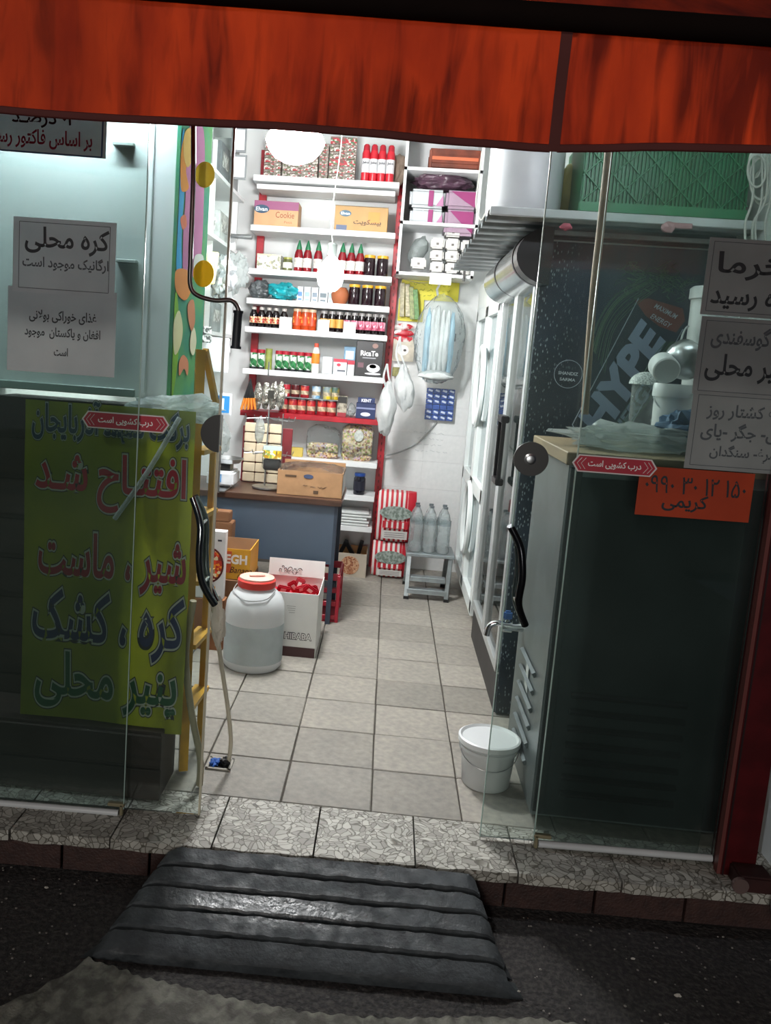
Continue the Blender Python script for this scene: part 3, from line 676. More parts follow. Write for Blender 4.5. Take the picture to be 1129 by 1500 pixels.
# rubber hose and drain
dr = T('floor_drain', 'open square floor drain with a blue cloth by the hose', 'drain', at(322, 1120, z=0))
q = at(322, 1120, z=0)
b = B()
for dx, dy, sx, sy in ((-.045, 0, .01, .10), (.045, 0, .01, .10), (0, .045, .10, .01), (0, -.045, .10, .01)): b.box((q.x + dx, q.y + dy, .004), (sx, sy, .006))
b.obj('rim', mat('drain_rim', '#a19c92', .5), dr)
B().box((q.x, q.y, .0022), (.08, .08, .002)).obj('hole', mat('hole_black', '#0b0b0c', .8), dr)
B().blob((q.x - .02, q.y - .005, .012), (.04, .06, .02), 3, .3).obj('cloth', mat('blue_cloth', '#1d55a5', .7), dr)
B().blob((q.x + .02, q.y, .016), (.035, .05, .03), 4, .3).obj('plug', BLACKP, dr)
hp = [at(312, 885, y=2.95), at(318, 930, y=3.0), at(326, 985, y=3.08), at(334, 1040, y=3.14), at(338, 1085, y=3.18), at(335, 1112, y=3.2)]
hp[-1].z = .02
B().tube(curve_pts(hp), .0085, n=10).obj('hose', mat('hose_cream', '#cfc8b4', .5), label='cream rubber hose running down to the floor drain', cat='hose', smooth=True)
q = at(317, 912, y=2.96)
B().blob(q, (.05, .035, .16), 12, .3, 2.5, 3, fn=lambda p: Vector((p.x + .35 * (.5 - p.z) * .5, p.y, p.z))).obj('rag', mat('rag_cream', '#d8cfbf', .8, bump=.4), label='cream rag tied round the top of the hose', cat='cloth', smooth=True)
hp2 = [at(283, 880, y=2.98), at(272, 960, y=3.0), at(280, 1040, y=3.0), at(293, 1110, y=3.0), at(292, 1150, y=3.0)]
B().tube(curve_pts(hp2), .013, n=10).obj('rope', mat('rope_beige', '#a79b80', .8, bump=.4), label='thick beige rope hanging behind the left sliding door', cat='rope', smooth=True)

# ================================================================== RIGHT OF THE DOOR
# steel chiller near the glass
FX, FY0, FY1, FZ = .635, 2.985, 3.62, 1.375
fr = T('chiller_cabinet', 'waist-high steel chiller with shade-dark front and wooden top behind right glass', 'chiller', (.95, 3.3, 0))
B().box(((FX + 1.30) / 2, (FY0 + FY1) / 2, .69), (1.30 - FX, FY1 - FY0, 1.30), bev=.004).obj('body', mat('chiller_steel', '#7f8587', .35, .6, vary=.2, vs=5), fr)
B().box((.965, (FY0 + FY1) / 2 - .01, FZ - .022), (.70, FY1 - FY0 + .06, .044), bev=.003).obj('wooden_top', mat('pale_wood', '#857356', .6, vary=.25, vs=12, stretch=(1, .3, 1)), fr)
for k in range(7): B().box((.93, FY0 - .009, .14 + k * .062), (.40, .018, .016), rot=(.5, 0, 0)).obj('louver', mat('louver_dark', '#16191a', .5), fr)
for k in range(6): B().box((FX - .006, 3.30, .16 + k * .07), (.014, .30, .018), rot=(0, -.5, 0)).obj('side_louver', mat('louver_grey', '#6c7275', .4, .5), fr)
B().box((.66, FY0 - .006, .69), (.04, .012, 1.26), bev=.002).obj('corner_trim', mat('dark_trim', '#2b2d2e', .4), fr)
q = at(772, 990, x=FX - .004); 
B().poly([q + Vector((0, a, b_)) for a, b_ in ((-.03, -.06), (.035, -.045), (.03, .055), (-.02, .06))], (-.0015, 0, 0)).obj('torn_paper', flat('#c9cbc8'), fr)
tp = T('tap', 'chrome elbow tap with blue lever on the chiller side', 'tap', (.62, 3.35, .7))
c = at(742, 918, y=3.52); e_ = at(714, 925, y=3.5); tp.location = c
B().cyl((FX, c.y, c.z), (c.x + .01, c.y, c.z), .016, n=14).cyl((c.x + .02, c.y, c.z), (c.x - .02, c.y, c.z), .024, n=14).obj('valve_body', CHROME, tp, smooth=True)
B().tube(curve_pts([(c.x, c.y, c.z), (c.x + (e_.x - c.x) * .5, c.y, c.z + .012), (e_.x + .008, c.y, c.z - .004), (e_.x, c.y, c.z - .045)]), .0125, n=12).obj('spout', CHROME, tp, smooth=True)
B().box((c.x, c.y, c.z + .048), (.036, .025, .042), bev=.008).obj('lever', mat('tap_blue', '#2a5c9e', .4), tp)
B().cyl((c.x, c.y, c.z + .01), (c.x, c.y, c.z + .035), .01, n=10).obj('stem', CHROME, tp)

# tall drinks fridge: dark printed end panel, two glass doors
fa_ = T('drinks_fridge', 'tall drinks fridge with glass doors and dark printed end panel', 'refrigerator', (1.0, 4.6, 0))
AX, AY0, AY1, AZ = .63, 3.985, 5.19, 2.13
def splashmat():
    m = mat('navy_print', '#1d2a3c', .3, vary=.3, vs=3, col2='#121b28'); nt = m.node_tree; b = nt.nodes['Principled BSDF']
    src = b.inputs['Base Color'].links[0].from_socket
    tc = nt.nodes['Texture Coordinate']; mp = nt.nodes.new('ShaderNodeMapping'); mp.inputs['Scale'].default_value = (120, 120, 45)
    nt.links.new(tc.outputs['Object'], mp.inputs[0])
    v = nt.nodes.new('ShaderNodeTexVoronoi'); v.inputs['Scale'].default_value = .8; nt.links.new(mp.outputs[0], v.inputs[0])
    r = nt.nodes.new('ShaderNodeValToRGB'); r.color_ramp.elements[0].position = .18; r.color_ramp.elements[0].color = (1, 1, 1, 1); r.color_ramp.elements[1].position = .28; r.color_ramp.elements[1].color = (0, 0, 0, 1)
    nt.links.new(v.outputs[0], r.inputs[0])
    n = nt.nodes.new('ShaderNodeTexNoise'); n.inputs['Scale'].default_value = 4; nt.links.new(tc.outputs['Object'], n.inputs[0])
    sx = nt.nodes.new('ShaderNodeSeparateXYZ'); nt.links.new(tc.outputs['Object'], sx.inputs[0])
    mr = nt.nodes.new('ShaderNodeMapRange'); mr.inputs[1].default_value = -.37; mr.inputs[2].default_value = -.15; mr.inputs[3].default_value = 1.1; mr.inputs[4].default_value = .0
    nt.links.new(sx.outputs[0], mr.inputs[0])
    mu = nt.nodes.new('ShaderNodeMath'); mu.operation = 'MULTIPLY'; nt.links.new(n.outputs[0], mu.inputs[0]); nt.links.new(mr.outputs[0], mu.inputs[1])
    m2 = nt.nodes.new('ShaderNodeMath'); m2.operation = 'MULTIPLY'; nt.links.new(r.outputs[0], m2.inputs[0]); nt.links.new(mu.outputs[0], m2.inputs[1])
    mx = nt.nodes.new('ShaderNodeMix'); mx.data_type = 'RGBA'; nt.links.new(m2.outputs[0], mx.inputs[0]); nt.links.new(src, mx.inputs[6]); mx.inputs[7].default_value = lin('#c8d4da')
    nt.links.new(mx.outputs[2], b.inputs['Base Color']); return m
SILV = mat('silver_frame', '#c3c9c9', .3, .5, vary=.06); UP_ = mat('upvc_white', '#dfe5e3', .35, vary=.04)
FIN = mat('fridge_inside', '#dfe6e6', .5, vary=.05)
B().box((1.0, AY0 + .012, 1.11), (.74, .024, 2.20)).obj('end_panel', splashmat(), fa_)
ep_ = fa_.children[0]
B().box((1.36, 4.6, 1.11), (.02, 1.20, 2.2)).obj('back_panel', FIN, fa_)
B().box((1.0, 4.6, 2.19), (.74, 1.19, .06)).obj('roof', FIN, fa_)
B().box((1.0, 4.6, .205), (.74, 1.19, .03)).obj('floor_panel', FIN, fa_)
B().box((.995, 4.6, .093), (.74, 1.17, .186)).obj('plinth', mat('plinth_dark', '#2c2a29', .6, vary=.3), fa_)
for z in (.55, .93, 1.30, 1.66):
    B().box((1.02, 4.6, z), (.62, 1.15, .012)).obj('shelf', STEEL, fa_)
def gdoor(root, y0, y1, z0, z1, x, m, mull=(), w_=.045, glassm=GLASS, hz=None):
    d = B()
    for yy in (y0 + w_ / 2, y1 - w_ / 2, *mull): d.box((x, yy, (z0 + z1) / 2), (.035, w_, z1 - z0), bev=.003)
    for zz in (z0 + w_ / 2, z1 - w_ / 2, *(hz or ())): d.box((x, (y0 + y1) / 2, zz), (.0352, y1 - y0, w_), bev=.003)
    o = d.obj('door', m, root)
    B().box((x + .004, (y0 + y1) / 2, (z0 + z1) / 2), (.006, y1 - y0 - .02, z1 - z0 - .02)).obj('pane', glassm, o)
    return o
ym = 4.60
d1 = gdoor(fa_, AY0 + .03, ym - .004, .20, 2.12, AX, SILV); d2 = gdoor(fa_, ym + .004, AY1 - .01, .20, 2.12, AX, SILV)
c0, c1 = at(738, 615, x=AX - .05), at(722, 700, x=AX - .05)
yh = (c0.y + c1.y) / 2
hb = B()
for dy in (-.07, .07): hb.box((AX - .045, yh + dy, (c0.z + c1.z) / 2), (.02, .018, c0.z - c1.z), bev=.004)
for zz in (c0.z, c1.z): hb.box((AX - .04, yh, zz), (.04, .16, .035), bev=.004)
hb.obj('handle', BLACKP, d2, label='black rectangular pull handle')
# curved lit header
prof = [(.02 - .150 * math.sin(PI * i / 16) , .112 - .122 * math.cos(PI * i / 16)) for i in range(17)]
def hdr(b, y0, y1, k=1):
    pts = [(AX + a * k, y0, 2.02 + z * k + .0) for a, z in prof]
    return b.poly(pts, (0, y1 - y0, 0))
hdr(B(), 3.87, 3.985 - .002).obj('header_cap', BLACKP, fa_, label='black end cap')
hdr(B(), 3.99, 5.20).obj('header', mat('header_chrome', '#a9adab', .18, .9, vary=.25, vs=6), fa_, smooth=True)
hdr(B(), 3.995, 4.02, 1.03).obj('header_band', BLACKP, fa_); hdr(B(), 4.66, 4.675, 1.03).obj('header_band', BLACKP, fa_)
# printing on the end panel
PY = AY0 - .0006
def onp(u_, v_): return at(u_, v_, y=PY)
PWH, PGR = flat('#8d9cb5'), flat('#aab4c0')
h0, h1 = onp(868, 612), onp(965, 462)
ang = math.atan2(h1.z - h0.z, h1.x - h0.x)
def ptext(s, u_, v_, w_, h_, m, rot, bold=.03, shear=.2, nm='lettering', k=0): return text(nm, s, m, ep_, (onp(u_, v_).x, PY - .0008 - k * .0006, onp(u_, v_).z), (w_, h_), rot=rot, bold=bold, shear=shear)
ptext('HYPE', 910, 556, .54, .15, PWH, ang, .05)
ptext('ENERGY', 925, 602, .36, .062, PWH, ang, .04)
def stroke(pts, r, m, nm='print_line'): B().tube([(onp(*p).x, PY - .001, onp(*p).z) for p in pts], r, n=4).obj(nm, m, ep_)
stroke([(838, 622), (935, 437)], .0022, PGR); stroke([(838, 622), (848, 640), (915, 640), (1000, 482)], .0022, PGR)
c = onp(832, 548)
b = B(); g = [(c.x + .062 * math.cos(a * PI / 24), PY - .001, c.z + .062 * math.sin(a * PI / 24)) for a in range(49)]; b.tube(g, .0015, n=4).obj('print_ring', PGR, ep_)
ptext('SHANDIZ', 832, 547, .088, .015, flat('#c9cfd6'), -.02, .02, 0); ptext('SARMA', 831, 556, .07, .014, flat('#c9cfd6'), -.02, .02, 0)
B().poly([(onp(*p).x, PY - .0006, onp(*p).z) for p in ((930, 440), (950, 437), (1000, 452), (1003, 470), (990, 487), (965, 478), (945, 462))], (0, -.0004, 0)).obj('print_shape', flat('#6e382e'), ep_)
ptext('MAXIMUM', 975, 456, .11, .022, PGR, -.42, .01, .2, k=1); ptext('ENERGY', 968, 470, .10, .022, PGR, -.42, .01, .2, k=1)
LIME = flat('#56735a'); rnd = random.Random(4)
sb = B()
for k in range(44):
    u_, v_ = rnd.uniform(925, 1000), rnd.uniform(395, 425); pts = [(u_, v_)]
    for i in range(5): u_ += rnd.uniform(-14, 14); v_ += rnd.uniform(-9, 9); pts.append((u_, v_))
    sb.tube(curve_pts([(onp(*p).x, PY - .0012, onp(*p).z) for p in pts], 3), rnd.uniform(.0006, .0017), n=4)
for k in range(16):
    o_ = rnd.uniform(-12, 14); pts = [(950 + o_, 415 + o_ * .6), (910 + o_, 440 + o_), (885 + o_ * .9, 475 + o_), (872 + o_, 520 + o_ * 2)]
    sb.tube(curve_pts([(onp(*p).x, PY - .0012, onp(*p).z) for p in pts], 4), rnd.uniform(.0008, .0018), n=4)
for k in range(16):
    o_ = rnd.uniform(-10, 10); pts = [(985 + o_, 500), (960 + o_, 540 + o_), (935 + o_ * 1.5, 590), (905 + o_, 630)]
    sb.tube(curve_pts([(onp(*p).x, PY - .0012, onp(*p).z) for p in pts], 4), rnd.uniform(.0008, .0016), n=4)
so_ = sb.obj('print_splash', LIME, ep_, label='pale lime splash drawing', kind='stuff')

# white twin-leaf fridge further in
fb = T('white_fridge', 'tall white fridge with arched and oval door tracery by back wall', 'refrigerator', (1.0, 5.9, 0))
BY0, BY1 = 5.205, 6.60
B().box((1.0, 5.9, 1.19), (.68, BY1 - BY0, 2.14), bev=.004).obj('body', UP_, fb)
B().box((1.0, 5.9, .06), (.60, BY1 - BY0 - .06, .12)).obj('plinth', mat('plinth_dark', '#2c2a29'), fb)
B().box((.632, 5.9, 2.15), (.05, BY1 - BY0, .18), bev=.003).obj('top_panel', UP_, fb)
DGL = mat('dark_fridge_glass', '#8b9a9c', .08, vary=.5, vs=2, col2='#55676b')
ymid = (BY0 + BY1) / 2
for ya, yb, nm in ((BY0 + .01, ymid - .004, 1), (ymid + .004, BY1 - .01, 2)):
    d = B(); x = .632; w_ = .07
    for yy in (ya + w_ / 2, yb - w_ / 2): d.box((x, yy, 1.09), (.05, w_, 1.92), bev=.003)
    for zz in (.165, .86, 2.02): d.box((x, (ya + yb) / 2, zz), (.05, yb - ya, .09), bev=.003)
    dd = d.obj('door', UP_, fb)
    B().box((.645, (ya + yb) / 2, 1.09), (.012, yb - ya - .04, 1.84)).obj('pane', DGL, dd)
for zc, rz_ in ((1.52, .26), (.62, .24)):
    pts = [(.603, ymid + .20 * math.cos(a * PI / 16), zc + rz_ * math.sin(a * PI / 16)) for a in range(33)]
    B().tube(pts, .020, n=6).obj('oval_trim', UP_, fb, smooth=True)

# corrugated metal shelf over the fridges
sh = T('corrugated_shelf', 'ribbed grey metal shelf running over the fridge tops', 'shelf', (1.0, 4.8, 2.30))
ML = at(718, 303, y=3.72); SHZ = ML.z
B().box(((ML.x + 1.45) / 2, 3.72, SHZ - .014), (1.45 - ML.x, .02, .034), bev=.003).obj('front_lip', mat('lip_white', '#cdd3d4', .4), sh)
def corr(u, v):
    return Vector((ML.x + (1.45 - ML.x) * u, 3.73 + 2.12 * v, SHZ - .018 + .016 * math.tanh(3 * math.sin(v * 2 * PI * 12))))
cb = B().grid(corr, 2, 240); 
cb.obj('ribbed_sheet', mat('galvanised', '#8d9192', .35, .8, vary=.2, vs=12), sh)
for y in (4.0, 4.9, 5.7): B().box(((ML.x + 1.45) / 2 + .15, y, SHZ - .045), (1.45 - ML.x - .3, .03, .02)).obj('bracket', STEEL, sh)

# ---- things on the corrugated shelf and on the chiller
SZ = SHZ + .004
a_, b2 = at(712, 300, y=3.95), at(822, 300, y=3.95)
cx_, r_ = (a_.x + b2.x) / 2, (b2.x - a_.x) / 2
br = T('plastic_barrel', 'big white plastic barrel on the ribbed shelf above the fridges', 'barrel', (cx_, 3.98, SZ))
B().lathe([(r_ * .93, 0), (r_ * .98, .02), (r_, .06), (r_, .42), (r_ * .9, .50), (r_ * .6, .54)], (cx_, 3.98, SZ), n=36).obj('barrel_body', mat('barrel_white', '#dfe2e6', .35, vary=.04), br, smooth=True)
B().lathe([(r_ * .62, .53), (r_ * .62, .58), (r_ * .5, .59)], (cx_, 3.98, SZ), n=28).obj('lid', mat('barrel_white', '#dfe2e6'), br, smooth=True)
q = at(838, 275, y=4.0)
B().blob((q.x + .01, 4.05, SZ + .13), (.16, .14, .27), 4, .1).obj('sack', mat('yellow_sack', '#a89f5a', .6, bump=.3, vary=.3), label='crumpled dull yellow bag between white barrel and green crate', cat='bag', smooth=True)
a_, b2, tt = at(848, 300, y=3.76), at(1088, 330, y=3.76), at(950, 200, y=3.76)
gc = T('plastic_crate', 'large dark green plastic crate on the ribbed shelf, right side', 'crate', ((a_.x + b2.x) / 2, 3.95, SZ))
GRN = mat('crate_green', '#1f6b45', .4, vary=.15, vs=8); GRN2 = mat('crate_green_light', '#2f8257', .4, vary=.1)
GX0, GX1 = a_.x, b2.x; GH = .30
B().box(((GX0 + GX1) / 2, 3.93, SZ + .01), (GX1 - GX0, .36, .02)).obj('base', GRN, gc)
for y in (3.762, 4.10): B().box(((GX0 + GX1) / 2, y, SZ + GH / 2), (GX1 - GX0, .012, GH)).obj('side_wall', GRN, gc)
for x in (GX0 + .006, GX1 - .006): B().box((x, 3.93, SZ + GH / 2), (.012, .33, GH)).obj('end_wall', GRN, gc)
for z in (.022, GH - .01): B().box(((GX0 + GX1) / 2, 3.75, SZ + z), (GX1 - GX0 + .01, .03, .042), bev=.004).obj('rim', GRN2, gc)
rb = B(); n = 44
for k in range(n): rb.box((GX0 + (k + .5) * (GX1 - GX0) / n, 3.752, SZ + GH / 2), (.006, .012, GH - .07))
rb.obj('ribs', GRN2, gc, kind='stuff')
W_ = GX1 - GX0
for k in range(-2, 8):
    for s_ in (1, -1):
        xa, za = GX0 + k * W_ / 6, (.04 if s_ > 0 else GH - .03); xb, zb = xa + W_ * .36, (GH - .03 if s_ > 0 else .04)
        t0 = max(0, (GX0 - xa) / (xb - xa)); t1_ = min(1, (GX1 - xa) / (xb - xa))
        if t1_ - t0 < .1: continue
        B().tube([(xa + (xb - xa) * t0, 3.742, SZ + za + (zb - za) * t0), (xa + (xb - xa) * t1_, 3.742, SZ + za + (zb - za) * t1_)], .0035, n=5).obj('lattice_bar', GRN2, gc)
rp = T('rope_coil', 'coils of white cord hanging beside the green crate', 'cord', at(1105, 250, y=3.62))
for k, (u_, v_, ru, rv) in enumerate(((1108, 250, 13, 24), (1113, 262, 15, 30), (1106, 240, 9, 20), (1118, 275, 16, 26))):
    pts = [at(u_ + ru * math.cos(a * PI / 12), v_ + rv * math.sin(a * PI / 12), y=3.62 + .012 * k) for a in range(25)]
    B().tube(pts, .0045, n=6).obj('coil', mat('cord_white', '#c9c9c2', .6), rp, smooth=True)
for k, (u0, u1) in enumerate(((1100, 1095), (1113, 1110), (1120, 1106), (1126, 1124))):
    B().tube(curve_pts([at(u0, 150, y=3.63), at(u0 + 3, 280, y=3.63), at(u1 - 4, 330, y=3.63), at(u1, 392, y=3.63)]), .0045, n=6).obj('strand', mat('cord_white', '#c9c9c2'), rp, smooth=True)
pk = T('peg_clip', 'pinkish peg clipped to the shelf lip above the dark panel', 'peg', at(980, 333, y=3.70))
B().box(at(998, 331, y=3.695), (.085, .012, .022), bev=.003).obj('arm', mat('peg_pink', '#b58d90', .5), pk)
B().blob(at(978, 333, y=3.69), (.06, .03, .045), 3, .15, 2, 2).obj('knot', mat('peg_pink', '#b58d90'), pk)
B().blob(at(829, 332, y=3.695), (.05, .02, .03), 6, .2, 2, 2).obj('peg', mat('peg_red', '#a84a5c', .5), label='small crimson peg on the shelf lip near the barrel', cat='peg')
B().tube(curve_pts([at(872, 600, y=3.12) + Vector((-.035, 0, -.02)), at(858, 580, y=3.12), at(868, 440, y=3.1), at(880, 330, y=3.08), at(896, 180, y=3.05)]), .0135, n=10).obj('pole', mat('pole_wood', '#a58d74', .6, vary=.25, vs=15), label='pale wooden pole standing upright on the chiller top', cat='pole', smooth=True)
CZ = FZ
def white_tub(name, u0, u1, vt, vb, y, label, z=CZ, cat='tub', handle_=True, k=.92):
    a_, b2 = at(u0, vb, y=y), at(u1, vb, y=y); h = at((u0 + u1) / 2, vt, y=y).z - z; r = (b2.x - a_.x) / 2; c = Vector(((a_.x + b2.x) / 2, y, z))
    t = T(name, label, cat, c)
    B().lathe([(r * k * .88, 0), (r * .9, .01), (r * .96, h * .82), (r, h * .83)], c, n=26).obj('pail', mat('tub_white', '#d9dcdc', .35, vary=.04), t, smooth=True)
    B().lathe([(r * 1.04, h * .80), (r * 1.06, h * .82), (r * 1.06, h * .95), (r * 1.02, h), (.01, h * .99)], c, n=26).obj('lid', mat('tub_white', '#d9dcdc'), t, smooth=True)
    if handle_:
        B().tube([(c.x + r * 1.05 * math.cos(a), c.y - r * 1.05 * math.sin(a) * .5 - .01, z + h * .80 - .06 * math.sin(a)) for a in [PI * i / 12 for i in range(13)]], .003, n=5).obj('wire_handle', mat('handle_white', '#c9cccc', .4), t)
    return t
white_tub('storage_tub', 950, 1008, 562, 640, 3.36, 'squat white lidded tub on the chiller, beside mesh dome')
t = T('stacked_pails', 'tall white plastic pail standing on the chiller by the notices', 'pail', at(1030, 640, y=3.52)); t.location.z = CZ
c = Vector(at(1022, 640, y=3.52)); c.z = CZ
hh = at(1030, 420, y=3.52).z - CZ
B().lathe([(.075, 0), (.082, .01), (.092, hh * .92), (.10, hh * .925), (.10, hh * .985), (.09, hh)], c, n=26).obj('pail', mat('tub_white', '#d9dcdc'), t, smooth=True)
B().tube([(c.x - .10 - .025 * math.sin(a), c.y - .03, CZ + hh * .62 + .085 * math.cos(a)) for a in [PI * i / 10 for i in range(11)]], .004, n=5).obj('handle', mat('handle_white', '#c9cccc'), t)
q = at(972, 538, y=3.36)
B().lathe([(.001, -.045), (.045, -.040), (.05, -.03), (.05, .04), (.045, .045), (.001, .046)], (q.x, q.y, q.z), n=24, axis=Matrix.Rotation(PI / 2 + .3, 3, 'X')).obj('round_container', mat('tub_white', '#d9dcdc'), label='round white lidded container lying on its side on the tub', cat='container', smooth=True)
q = at(996, 528, y=3.38)
B().lathe([(.02, -.03), (.045, -.025), (.07, .0), (.078, .03), (.074, .03), (.066, .002), (.04, -.02), (.01, -.024)], q, n=26, axis=Matrix.Rotation(PI / 2 - .2, 3, 'Y') @ Matrix.Rotation(-.6, 3, 'X')).obj('steel_bowl', STEEL, label='tilted steel bowl leaning behind the white round container', cat='bowl', smooth=True)
q = at(946, 556, y=3.5)
ms = B()
ms.lathe([(.062 * math.cos(a), .05 * math.sin(a)) for a in [PI / 2 * i / 6 for i in range(7)]][:-1] + [(.003, .05)], (q.x, 3.5, q.z - .02), n=24)
mo = ms.obj('mesh_dome', mat('mesh_white', '#c9cfcc', .5, vary=.5, vs=160, lo=.48, hi=.52), label='small white perforated dome strainer on clear plastic bags', cat='strainer', smooth=True)
B().cyl((q.x, 3.5, CZ + .001), (q.x, 3.5, q.z - .021), .045, .05, n=20).obj('storage_jar', CLEAR, label='clear plastic jar standing under the white dome strainer', cat='jar', smooth=True)
q = at(940, 636, y=3.16)
B().blob((q.x + .02, 3.20, CZ + .045), (.50, .26, .10), 3, .25, 3, 4).obj('plastic_bags', MILKY, label='heap of crumpled clear plastic bags on the chiller top', cat='plastic bag', smooth=True)
q = at(1000, 590, y=3.25)
B().blob((q.x + .02, 3.2, CZ + .085), (.20, .14, .14), 8, .25, 3, 4).obj('plastic_bag', cloth('blue_milky', '#5f7c98', '#3f5875', .4, vs=9), label='crumpled bluish plastic bag beside the lowest notice', cat='plastic bag', smooth=True)
# white bucket by the door
c = at(713, 1160, z=0); c.y += .075; c.z = 0
bk = T('bucket', 'small white plastic bucket with lid on floor behind right door', 'bucket', c)
B().lathe([(.088, 0), (.094, .008), (.106, .17), (.115, .172), (.115, .185), (.109, .186), (.112, .2)], c, n=36).obj('pail', cloth('bucket_white', '#e3e6e6', '#d9dcdc', .2, rough=.3), bk, smooth=True)
B().lathe([(.116, .195), (.122, .2), (.122, .222), (.114, .226), (.106, .216), (.002, .214)], c, n=36).obj('lid', mat('tub_white', '#d9dcdc'), bk, smooth=True)
B().tube([(c.x + .117 * math.cos(a), c.y - .117 * math.sin(a) * .98, .185 - .07 * math.sin(a)) for a in [PI * i / 16 for i in range(17)]], .002, n=6).obj('wire_handle', STEEL, bk, smooth=True)

bk.scale = (1, 1, .88)

# ================================================================== COUNTER
KY, KX0, KX1, KZ = 5.17, -1.30, -.232, .785
kt = T('counter', 'slate blue shop counter with dark wooden top', 'counter', (-.76, 5.45, 0))
B().box(((KX0 + KX1) / 2, 5.45, KZ - .02), (KX1 - KX0, .62, .036), bev=.004).obj('counter_top', mat('dark_top', '#4a3226', .35, vary=.3, vs=8, stretch=(1, 6, 6)), kt)
SLATE = mat('slate_blue', '#4a5867', .45, vary=.08, vs=3)
zb = at(430, 822, y=KY).z
B().box(((KX0 + KX1) / 2 - .015, KY, (KZ - .04 + zb) / 2), (KX1 - KX0 - .05, .02, KZ - .04 - zb)).obj('front_panel', SLATE, kt)
for x in (KX1 - .035, KX0 + .03):
    for y in (KY + .005, 5.72): B().box((x, y, (KZ - .04) / 2), (.03, .03, KZ - .04)).obj('leg', mat('leg_slate', '#323d4b', .5), kt)
B().box(((KX0 + KX1) / 2, 5.6, .12), (KX1 - KX0 - .06, .25, .02)).obj('lower_shelf', mat('leg_slate', '#323d4b'), kt)
def crate(x0, x1, y0, y1, z0, z1, m, name, label, cat='crate'):
    t = T(name, label, cat, ((x0 + x1) / 2, (y0 + y1) / 2, z0))
    xm, ym_, th = (x0 + x1) / 2, (y0 + y1) / 2, .008
    B().box((xm, ym_, z0 + .006), (x1 - x0, y1 - y0, .012)).obj('base', m, t)
    for k in range(4):
        z = z0 + .03 + k * (z1 - z0 - .04) / 3
        for y in (y0, y1): B().box((xm, y, z), (x1 - x0, th, .03 if k < 3 else .045), bev=.002).obj('side_slat', m, t)
        for x in (x0, x1): B().box((x, ym_, z), (th, y1 - y0, .03 if k < 3 else .045), bev=.002).obj('end_slat', m, t)
    for x in (x0, x1):
        for y in (y0, y1): B().box((x, y, (z0 + z1) / 2), (.022, .022, z1 - z0), bev=.003).obj('corner', m, t)
    return t
CRED = mat('crate_red', '#a3122a', .4, vary=.15)
crate(-.56, -.215, 5.215, 5.56, 0, .30, CRED, 'plastic_crate', 'red plastic crate under the right end of the counter')
B().blob((-.62, 5.55, .42), (.55, .25, .24), 7, .18, 2, 3).obj('cloth_bundle', mat('maroon_cloth', '#6d1220', .8, vary=.4, bump=.4), label='dark red cloth bundle under the counter', cat='cloth', smooth=True)
crate(-1.2, -.95, 5.3, 5.6, .13, .33, mat('crate_maroon', '#5a1420', .5), 'plastic_crate', 'dark maroon crate far left under the counter')
def carton(name, label, x0, x1, y0, y1, z0, z1, m, inner=None, open_=True, th=.004, cat='box', flaps=0):
    t = T(name, label, cat, ((x0 + x1) / 2, (y0 + y1) / 2, z0)); xm, ym_, zm = (x0 + x1) / 2, (y0 + y1) / 2, (z0 + z1) / 2
    inner = inner or CARD
    if not open_:
        B().box((xm, ym_, zm), (x1 - x0, y1 - y0, z1 - z0), bev=.0015).obj('carton_body', m, t); return t
    B().box((xm, y0, zm), (x1 - x0, th, z1 - z0)).obj('front_wall', m, t)
    B().box((xm, y1, zm), (x1 - x0, th, z1 - z0)).obj('back_wall', inner, t)
    for x in (x0, x1): B().box((x, ym_, zm), (th, y1 - y0, z1 - z0)).obj('side_wall', m, t)
    B().box((xm, ym_, z0 + .004), (x1 - x0, y1 - y0, .006)).obj('bottom', inner, t)
    return t
# HIBABA carton, open, with red packs inside
HY0 = 4.525; hx1 = at(460, 964, y=HY0).x; hx0 = hx1 - .33; hz = at(469, 872, y=HY0).z
hb_ = carton('snack_carton', 'open white snack carton with brown base beside the water jug', hx0, hx1, HY0, 4.93, 0, hz, mat('carton_white', '#e4e4e0', .55, vary=.05), mat('carton_white', '#e4e4e0'))
hbw = [c for c in hb_.children if c.name.startswith('back_wall')][0]
B().box(((hx0 + hx1) / 2, 4.93, hz + .04), (.33, .004, .10), rot=(-.15, 0, 0)).obj('flap', mat('carton_white', '#e4e4e0'), hb_)
B().box(((hx0 + hx1) / 2, HY0 - .003, .028), (.33, .002, .056)).obj('brown_band', flat('#3d1c1c'), hb_)
text('lettering', 'HIBABA', flat('#262022'), hb_, (hx1 - .098, HY0 - .004, .118), (.155, .042), bold=.07)
text('lettering', 'HIBABA', flat('#f2f0ec'), hb_, (hx1 - .098, HY0 - .0052, .118), (.147, .034), bold=.012)
text('lettering', 'میهن', flat('#241c1c'), hb_, (hx1 - .20, 4.922, hz + .025), (.14, .05), rtl=True, bold=.07)
text('lettering', 'میهن', flat('#f0ece6'), hb_, (hx1 - .20, 4.919, hz + .025), (.132, .042), rtl=True, bold=.015)
for k in range(4): B().box((hx1 - .145 + .002 * k, HY0 - .003, .285 - k * .012), (.05 - .006 * k, .001, .002)).obj('print_line', flat('#8f8f8c'), hb_)
